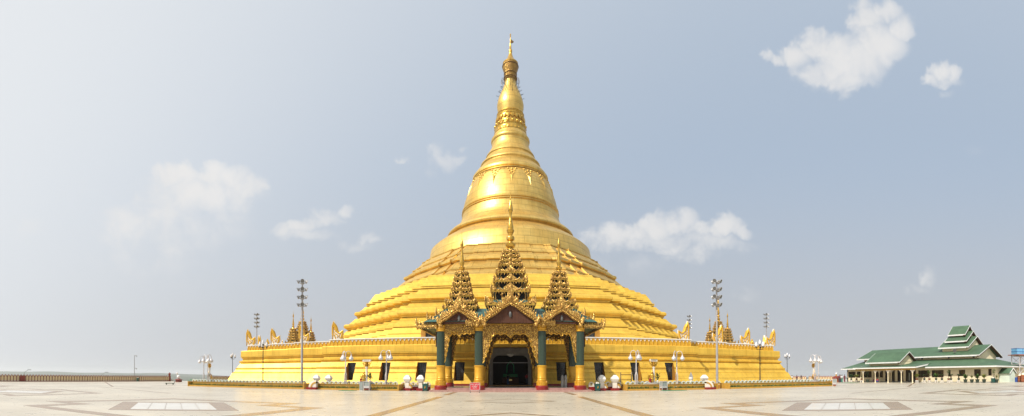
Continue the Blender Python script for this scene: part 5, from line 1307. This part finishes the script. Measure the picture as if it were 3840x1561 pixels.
# projecting veranda roof
VY0,VY1=46.2,62.2
r.prism([(-4.0,2.82),(-4.0,2.97),(1.3,3.76),(1.3,3.5),(-1.1,2.84)],VY0,VY1,'y')
r.build('lower_roof',M['roof'],hall)
f=MB(); f.box(EX-.06,EX,LY0,VY0-.25,EZ-.20,EZ+.04); f.box(EX-.06,EX,VY1+.25,LY1,EZ-.20,EZ+.04); f.box(EX,18,LY0-.06,LY0,EZ-.20,EZ+.04); f.box(-4.06,-4.0,VY0-.06,VY1+.06,2.76,2.99)
f.prism([(-4.0,2.76),(-4.0,2.99),(.3,3.60),(-.2,3.28)],VY1,VY1+.06,'y'); f.prism([(-4.0,2.76),(-4.0,2.99),(.3,3.60),(-.2,3.28)],VY0-.06,VY0,'y')
f.build('fascia',M['fascia'],hall)
# veranda columns with bracket capitals
f=MB(); f.box(-3.6,-3.35,VY0+.3,VY1-.3,2.42,2.78); f.build('veranda_beam',M['ochre_soffit'],hall)
for px,xx in ((3237,-3.45),(3282,-3.45),(3330,-3.45),(3380,-3.45),(3422,-3.45),(3297,-1.2),(3342,-1.2)):
    y=yw(px,68+xx); c=MB(); c.lathe([(.17,0),(.17,.12),(.10,.16),(.095,2.0),(.13,2.05),(.11,2.1)],12,(xx,y,0)); co_=c.build('veranda_column',M['cream_wall'],hall,smooth=40)
    c=MB()
    for s in (-1,1): c.prism([(y,1.85),(y+s*.10,1.85),(y+s*.2,2.1),(y+s*.42,2.25),(y+s*.62,2.42),(y,2.42)],xx-.06,xx+.06,'x')
    c.build('bracket',M['white_warm'],co_)
# clerestory and main roof
c=MB(); c.box(4.06,12.4,UY0+.2,UY1-.2,4.3,5.15)
c.prism([(4.06,5.15),(12.4,5.15),(8.2,7.1)],UY0+.2,UY0+.5,'y'); c.build('clerestory',M['cream_wall'],hall)
for px in (3413,3458,3558,3651):
    y=yw(px,72); m=MB(); m.box(4.0,4.05,y-.22,y+.22,4.62,4.98); m.build('vent',M['dark'],hall)
def gable_roof(x0,x1,y0,y1,ze,zr,name,th=.14,gwall=None):
    xm=(x0+x1)/2; r=MB()
    for (xa,) in ((x0,),(x1,)):
        pl=[(xa,ze),(xm,zr),(xm,zr-th),(xa,ze-th)]; r.prism(pl,y0,y1,'y')
    ro=r.build(name,M['roof'],hall)
    f=MB(); f.box(x0-.05,x0,y0,y1,ze-.24,ze+.02)
    for yy in (y0,y1): 
        for xa in (x0,x1): f.prism([(xa,ze-.12),(xa,ze+.02),(xm,zr+.02),(xm,zr-.12)],yy-.05,yy+.0,'y')
    f.build('fascia',M['fascia'],ro)
    f=MB()
    for q in range(9):
        for xa in (x0,x1):
            u=q/9; f.box(xa+(xm-xa)*u-.06,xa+(xm-xa)*u+.06,y0+.01,y0+.5,ze+(zr-ze)*u-.30,ze+(zr-ze)*u-.15)
    for xa in (x0,x1): f.prism([(xa,ze-.33),(xa,ze-.30),(xm,zr-.30),(xm,zr-.33)],y0+.01,y0+.5,'y')
    f.build('rafter_end',M['wood'],ro)
    return ro
gable_roof(2.9,13.5,36.6,67.7,5.12,7.35,'main_roof')
# left porch gable
gable_roof(-2.2,4.2,51.3,60.4,4.05,6.15,'veranda_gable_roof')
c=MB(); c.box(-1.5,3.5,51.9,59.9,3.4,4.2); c.prism([(-1.5,4.15),(3.5,4.15),(1.0,5.75)],51.9,52.1,'y'); c.build('veranda_gable_wall',M['cream_wall'],hall)
# the stepped tower
gable_roof(4.5,12.0,39.7,46.7,6.85,9.15,'tower_roof'); gable_roof(5.4,11.1,40.6,45.7,8.1,10.25,'tower_roof'); gable_roof(6.3,10.2,41.4,45.5,9.48,11.4,'tower_roof')
for (x0,x1,y0,y1,z0,z1,zr) in ((5.2,11.3,40.3,46.1,5.9,6.75,8.75),(6.0,10.5,41.2,45.1,7.9,8.0,9.8),(6.9,9.6,42.0,44.9,9.0,9.35,11.0)):
    c=MB(); c.box(x0,x1,y0,y1,z0,z1); c.prism([(x0,z1),(x1,z1),((x0+x1)/2,zr)],y0,y0+.2,'y'); c.build('tower_wall',M['cream_wall'],hall)
c=MB(); c.M=Matrix.Translation((3.7,yw(3583,71.7),6.1))@Matrix.Rotation(-PI/2,4,'Y'); c.lathe([(.05,-.1),(.28,.05),(.40,.18)],12); c.M=None; c.build('loudspeaker',M['grille'],hall)
# mint lean-to
t=thing('mint_shed','small pale mint shed with green gabled roof against the right end of the hall','shed',(70.4,30.3,0)); b=MB(); b.box(0,2.7,0,2.0,0,1.72); b.prism([(0,1.72),(2.7,1.72),(1.35,2.42)],0,.12,'y'); b.build('wall',M['mint_wall'],t); b=MB()
for xa in (-.28,2.98): b.prism([(xa,1.62),(1.35,2.55),(1.35,2.47),(xa,1.54)],-.2,2.05,'y')
ro=b.build('shed_roof',M['roof'],t); b=MB()
for xa in (-.28,2.98): b.prism([(xa,1.50),(xa,1.66),(1.35,2.60),(1.35,2.42)],-.26,-.2,'y')
b.build('fascia',M['fascia'],ro)
# water tower
wx,wy=polar(3826,84); t=thing('water_tower','lattice steel tower carrying pale blue water tanks behind the mint shed','water tower',(wx,wy,0),-.4); b=MB()
for xx in (-1.25,1.25):
    for yy in (-1.1,1.1): b.box(xx-.06,xx+.06,yy-.06,yy+.06,0,5.05)
for z in (1.6,3.3,4.9):
    for yy in (-1.1,1.1): b.box(-1.25,1.25,yy-.04,yy+.04,z-.04,z+.04)
    for xx in (-1.25,1.25): b.box(xx-.04,xx+.04,-1.1,1.1,z-.04,z+.04)
for (za,zb) in ((0,1.6),(1.6,3.3),(3.3,4.9)):
    for yy in (-1.1,1.1): b.tube([(-1.25,yy,za),(1.25,yy,zb)],.04,4); b.tube([(1.25,yy,za),(-1.25,yy,zb)],.04,4)
    for xx in (-1.25,1.25): b.tube([(xx,-1.1,za),(xx,1.1,zb)],.04,4)
b.build('steel_frame',M['lamp_white'],t); b=MB(); b.box(-1.9,1.9,-1.5,1.5,5.05,5.20); b.build('platform',M['crate'],t)
for k in range(2):
    b=MB(); x=-.85+k*1.65; b.box(x-.75,x+.75,-.8,.8,5.2,6.42); to=b.build('tank',M['tank'],t); b=MB()
    for z in (5.78,6.36): b.box(x-.79,x+.79,-.84,.84,z-.03,z+.03)
    b.build('tank_rib',M['barrel'],to)
x,y=polar(3811,77.0); b=MB(); b.lathe([(.27,0),(.30,.1),(.28,.3),(.30,.5),(.28,.7),(.27,.86)],14); o=tag(b.build('blue_barrel',M['barrel'],smooth=40),'blue plastic barrel beside the mint shed','barrel'); o.location=(x,y,0)
for i,(px,r,h,l) in enumerate(((3824,77,1.15,'orange brown crate stacked under the water tower, nearest the barrel'),(3837,76,1.3,'orange brown crate at the right edge under the water tower'))):
    x,y=polar(px,r); t=thing('wooden_crate',l,'crate',(x,y,0),.5,'crates under the water tower'); b=MB(); b.box(-.55,.55,-.4,.4,.08,h); b.build('crate_body',M['crate'],t); b=MB()
    for z in (.2,.55,.9): b.box(-.58,.58,-.43,.43,z,z+.07)
    for xx in (-.4,.4): b.box(xx-.06,xx+.06,-.4,.4,0,.08)
    b.build('slat',M['wood'],t)
    b=MB(); b.frustum(.1,0,h,.28,.25,h+.35,.08,.08); b.build('sack',M['cream_wall'],t)

# ------------------------------------------------------------------ potted plants
def fronds(mb, c, n, ln, up, w, seed, droop=.6):
    rr=random.Random(seed)
    for i in range(n):
        a=rr.uniform(0,2*PI); e=rr.uniform(up*.5,up); l=ln*rr.uniform(.7,1.1); d=Vector((math.cos(a),math.sin(a),0)); s=Vector((-math.sin(a),math.cos(a),0))
        prev=None; K=6
        for k in range(K+1):
            q=k/K; p=Vector(c)+d*(l*q*math.cos(e))+Vector((0,0,l*(q*math.sin(e)-droop*q*q*.55)))
            ww=w*1.7*math.sin(PI*min(1,q*.9+.08))*(.7+.6*(k%2))
            cur=(p-s*ww,p+s*ww)
            if prev: mb.add([prev[0],prev[1],cur[1],cur[0]],[(0,1,2,3)])
            prev=cur
def leaf_cloud(mb, c, r, n, s, seed, flat=1.0):
    rr=random.Random(seed)
    for i in range(n):
        v=Vector((rr.gauss(0,1),rr.gauss(0,1),rr.gauss(0,1))); v.normalize(); v*=r*rr.uniform(.35,1.08); v.z*=flat
        p=Vector(c)+v; a=rr.uniform(0,6.3); t_=Vector((math.cos(a),math.sin(a),rr.uniform(-.6,.6)))*s*rr.uniform(.6,1.3); u=Vector((-math.sin(a),math.cos(a),rr.uniform(-.5,.5)))*s*.5
        mb.add([p-t_,p+u,p+t_,p-u],[(0,1,2,3)])
def potted(px, kind, label, stand=True, x=65.9, seed=0):
    loc=on_x(px,x); t=thing('potted_plant',label,'potted plant',(*loc,0),rnd.uniform(0,6),'potted plants along the front of the hall'); z=0; t.scale=(1.22,)*3
    if stand:
        s=MB(); s.lathe([(.26,.30),(.26,.36),(.05,.36)],10)
        for k in range(4): a=PI/4+k*PI/2; s.box(.2*math.cos(a)-.05,.2*math.cos(a)+.05,.2*math.sin(a)-.05,.2*math.sin(a)+.05,0,.30)
        s.build('white_stand',M['white'],t); z=.36
    big=not stand
    p=MB(); R=.30 if big else .20; H=.5 if big else .30
    p.lathe([(R*.68,z),(R*.9,z+H*.6),(R,z+H*.85),(R*1.12,z+H*.88),(R*1.12,z+H),(R*.9,z+H),(R*.88,z+H*.9),(.01,z+H*.9)],14); p.build('pot',M['pot_clay'] if kind in('sparse','yellow','topiary') and not big else M['pot_green'],t,smooth=40)
    zt=z+H; f=MB(); s=MB(); mat=M['leaf']
    if kind=='palm': fronds(f,(0,0,zt+.15),38,1.0,1.35,.055,seed); fronds(f,(0,0,zt+.1),24,.7,.9,.05,seed+1); s.lathe([(.09,zt-.08),(.05,zt+.3)],8)
    elif kind=='yellow': fronds(f,(0,0,zt+.15),34,.95,1.4,.05,seed); mat=M['leaf_y']; s.lathe([(.07,zt-.08),(.04,zt+.3)],8)
    elif kind=='cycad': fronds(f,(0,0,zt+.38),40,.62,.75,.045,seed,.5); s.lathe([(.10,zt-.08),(.09,zt+.4)],8); mat=M['leaf_d']
    elif kind=='topiary': leaf_cloud(f,(0,0,zt+.95),.30,170,.07,seed,1.15); leaf_cloud(f,(0,0,zt+.45),.16,50,.05,seed+3); s.lathe([(.03,zt-.08),(.025,zt+.9)],6)
    elif kind=='bush': leaf_cloud(f,(0,0,zt+.42),.40,260,.09,seed,.9); fronds(f,(0,0,zt+.2),22,.75,1.35,.05,seed+1); s.lathe([(.05,zt-.08),(.03,zt+.5)],6); mat=M['leaf_d']
    elif kind=='sparse': fronds(f,(0,0,zt+.2),9,.55,1.3,.045,seed); leaf_cloud(f,(0,0,zt+.5),.2,26,.07,seed+2); s.lathe([(.02,zt-.08),(.015,zt+.6)],6); mat=M['leaf_y']
    f.build('foliage',mat,t); s.build('stem',M['stem'],t)
    return t
PL=[(3192,'bush',1,'dark bushy potted plant, leftmost before the hall windows'),(3212,'yellow',1,'yellow-green potted palm second from the left end of the hall'),
 (3231,'sparse',1,'thin potted plant beside the first veranda column'),(3253,'topiary',0,'clipped potted tree on the veranda before the wide window'),
 (3438,'yellow',1,'yellow potted palm on white stand right of the last veranda column'),(3466,'cycad',1,'dark cycad in pot on white stand under the left of two wide windows'),
 (3485,'topiary',1,'clipped round potted tree between the two wide windows'),(3510,'palm',1,'feathery potted palm on white stand under the right wide window'),(3532,'cycad',1,'low dark cycad at the right edge of the wide window'),
 (3557,'topiary',1,'tall clipped potted tree before the slim window'),(3566,'cycad',1,'spreading cycad on white stand right of the slim window'),(3595,'cycad',1,'dark cycad on white stand left of the first square window'),
 (3620,'palm',0,'green palm in large dark pot below the first square window'),(3644,'sparse',0,'sparse seedling in large pot between the square windows'),(3665,'palm',0,'tall leafy palm in large pot before the second square window'),
 (3690,'yellow',0,'yellow-green palm in large pot right of the second square window'),(3727,'topiary',1,'light green potted tree behind the bin at the hall corner'),(3737,'sparse',0,'small plant in clay pot beside the bin at the hall corner')]
for i,(px,k,st,l) in enumerate(PL): potted(px,k,l,bool(st),65.2 if 3220<px<3450 else 66.4,seed=i*5+1)
x,y=on_x(3724,65.9); litter_bin((x,y,0),'green litter bin at the right corner of the hall',1.4)

# ------------------------------------------------------------------ people
def skin_mesh(name, joints, edges, mat, parent, sub=1):
    me=bpy.data.meshes.new(name); me.from_pydata([j[:3] for j in joints],edges,[]); o=bpy.data.objects.new(name,me); COL.objects.link(o)
    m=o.modifiers.new('s','SKIN'); sk=me.skin_vertices[0].data if me.skin_vertices else None
    if sk is None:
        bm=bmesh.new(); bm.from_mesh(me); bm.verts.layers.skin.verify(); bm.to_mesh(me); bm.free(); sk=me.skin_vertices[0].data
    for i,j in enumerate(joints): sk[i].radius=(j[3],j[3] if len(j)<5 else j[4]); sk[i].use_root=(i==0)
    s=o.modifiers.new('u','SUBSURF'); s.levels=sub; s.render_levels=sub
    dg=bpy.context.evaluated_depsgraph_get(); nm=bpy.data.meshes.new_from_object(o.evaluated_get(dg)); bpy.data.objects.remove(o)
    nm.name=name; nm.materials.clear(); nm.materials.append(mat); nm.shade_smooth(); o=bpy.data.objects.new(name,nm); COL.objects.link(o); o.parent=parent
    return o
def person(loc, rot, label, top, bottom, pose='stand', h=1.62):
    t=thing('person',label,'person',loc,rot,'visitors at the pagoda'); t.scale=(h/1.62,)*3
    if pose=='stand': dz=0; hipz=.84; kn=[(.09,-.02,.46),(-.09,-.02,.46)]; an=[(.10,.02,.08),(-.10,.02,.08)]; toe=[(.11,-.13,.035),(-.11,-.13,.035)]
    else: dz=-.70; hipz=.14; kn=[(.20,-.34,.38),(-.20,-.34,.38)]; an=[(.12,-.40,.08),(-.12,-.40,.08)]; toe=[(.12,-.54,.04),(-.12,-.54,.04)]
    z=lambda q:q+dz
    J=[(0,.0,hipz,.115,.09),(0,.01,z(1.02),.10,.08),(0,.0,z(1.22),.125,.085),(0,.0,z(1.33),.07),(0,-.01,z(1.40),.048),(0,-.02,z(1.50),.085,.095),(0,-.015,z(1.59),.07,.08)]
    E=[(0,1),(1,2),(2,3),(3,4),(4,5),(5,6)]
    for s in (1,-1):
        b=len(J); el=(s*.24,.02,z(1.02)); wr=(s*.20,-.14,z(.86)) if pose=='stand' else (s*.22,-.32,.44)
        J+=[(s*.16,.0,z(1.30),.055),(*el,.040),(*wr,.030),(wr[0]*.96,wr[1]-.03,wr[2]-.08,.036,.018),(wr[0]*.95,wr[1]-.045,wr[2]-.15,.020,.012)]; E+=[(3,b),(b,b+1),(b+1,b+2),(b+2,b+3),(b+3,b+4)]
    for i,s in enumerate((1,-1)):
        b=len(J); J+=[(s*.09,0,hipz-.04,.085),(*kn[i],.058),(*an[i],.038),(*toe[i],.035,.028)]; E+=[(0,b),(b,b+1),(b+1,b+2),(b+2,b+3)]
    skin_mesh('body',J,E,M['skin'],t)
    b=MB(); b.ball((0,.012,z(1.56)),.105,12,8,1.05); hb=b.build('hair',M['hair'],t,smooth=60)
    # shirt and wrapped skirt, a little outside the body
    J2=[(0,.0,hipz+.02,.15,.115),(0,.01,z(1.02),.13,.10),(0,0,z(1.22),.15,.105),(0,0,z(1.34),.075)]; E2=[(0,1),(1,2),(2,3)]
    for s in (1,-1): bb=len(J2); J2+=[(s*.17,0,z(1.29),.072),(s*.235,.02,z(1.06),.06)]; E2+=[(2,bb),(bb,bb+1)]
    skin_mesh('shirt',J2,E2,top,t)
    if pose=='stand':
        b=MB(); b.lathe([(.175,.10),(.165,.45),(.16,.72),(.145,.92)],16); b.M=None; b.build('longyi',bottom,t,smooth=60)
    else:
        J3=[(0,0,.13,.16,.13)]; E3=[]
        for i,s in enumerate((1,-1)): bb=len(J3); J3+=[(kn[i][0],kn[i][1],kn[i][2],.10),(an[i][0],an[i][1]+.02,.16,.08)]; E3+=[(0,bb),(bb,bb+1)]
        skin_mesh('longyi',J3,E3,bottom,t)
    # face
    b=MB(); b.ball((0,-.118,z(1.495)),.018,6,4,1.5); b.build('nose',M['skin'],t)
    b=MB(); b.box(-.028,.028,-.118,-.108,z(1.455),z(1.463)); b.build('mouth',M['cloth_maroon'],t)
    for s in (1,-1): b=MB(); b.ball((s*.034,-.108,z(1.52)),.011,6,4); b.build('eye',M['hair'],t)
    for s in (1,-1): b=MB(); b.ball((s*.092,-.01,z(1.50)),.022,6,4,1.4); b.build('ear',M['skin'],t)
    return t
# the front of each figure looks down local -y
x,y=on_y(1975,60.0); person((x,y,.40),2.6,'person in a red top standing in the dark doorway',M['cloth_red'],M['cloth_dark'])
x,y=on_y(1905,61.5); person((x,y,.40),2.9,'person in dark blue seen dimly inside the doorway',M['cloth_dark'],M['cloth_blue'],h=1.5)
x,y=on_x(3278,65.9); person((x,y,0),-1.3,'person in dark maroon sitting on the paving left of a veranda column',M['cloth_maroon'],M['cloth_dark'],'sit')
x,y=on_x(3290,65.6); person((x,y,0),-1.0,'person in red sitting on the paving right of a veranda column',M['cloth_red'],M['cloth_blue'],'sit')
G_='visitors at the pagoda'
for px,r,tp,bt,l in ((2970,104,'cloth_white','cloth_dark','person in white by the far balustrade, nearest the terrace corner'),(2988,102,'cloth_maroon','cloth_dark','person in dark red by the far balustrade beyond the right planter'),(3004,105,'cloth_dark','cloth_maroon','person in black by the far balustrade beyond the right planter')):
    x,y=polar(px,r); person((x,y,0),rnd.uniform(-.6,.6),l,M[tp],M[bt])
for px,r,tp,bt,l in ((3147,90,'cloth_maroon','cloth_dark','person in maroon just right of the red brick gate post'),(3151,92,'cloth_white','cloth_dark','person in white with dark skirt right of the red brick gate post'),(3157,89,'cloth_white','cloth_green','person in white with green skirt left of the hall corner'),(3167,94,'cloth_maroon','cloth_maroon','person in all maroon nearest the hall corner')):
    x,y=polar(px,r); person((x,y,0),rnd.uniform(-.6,.6),l,M[tp],M[bt])
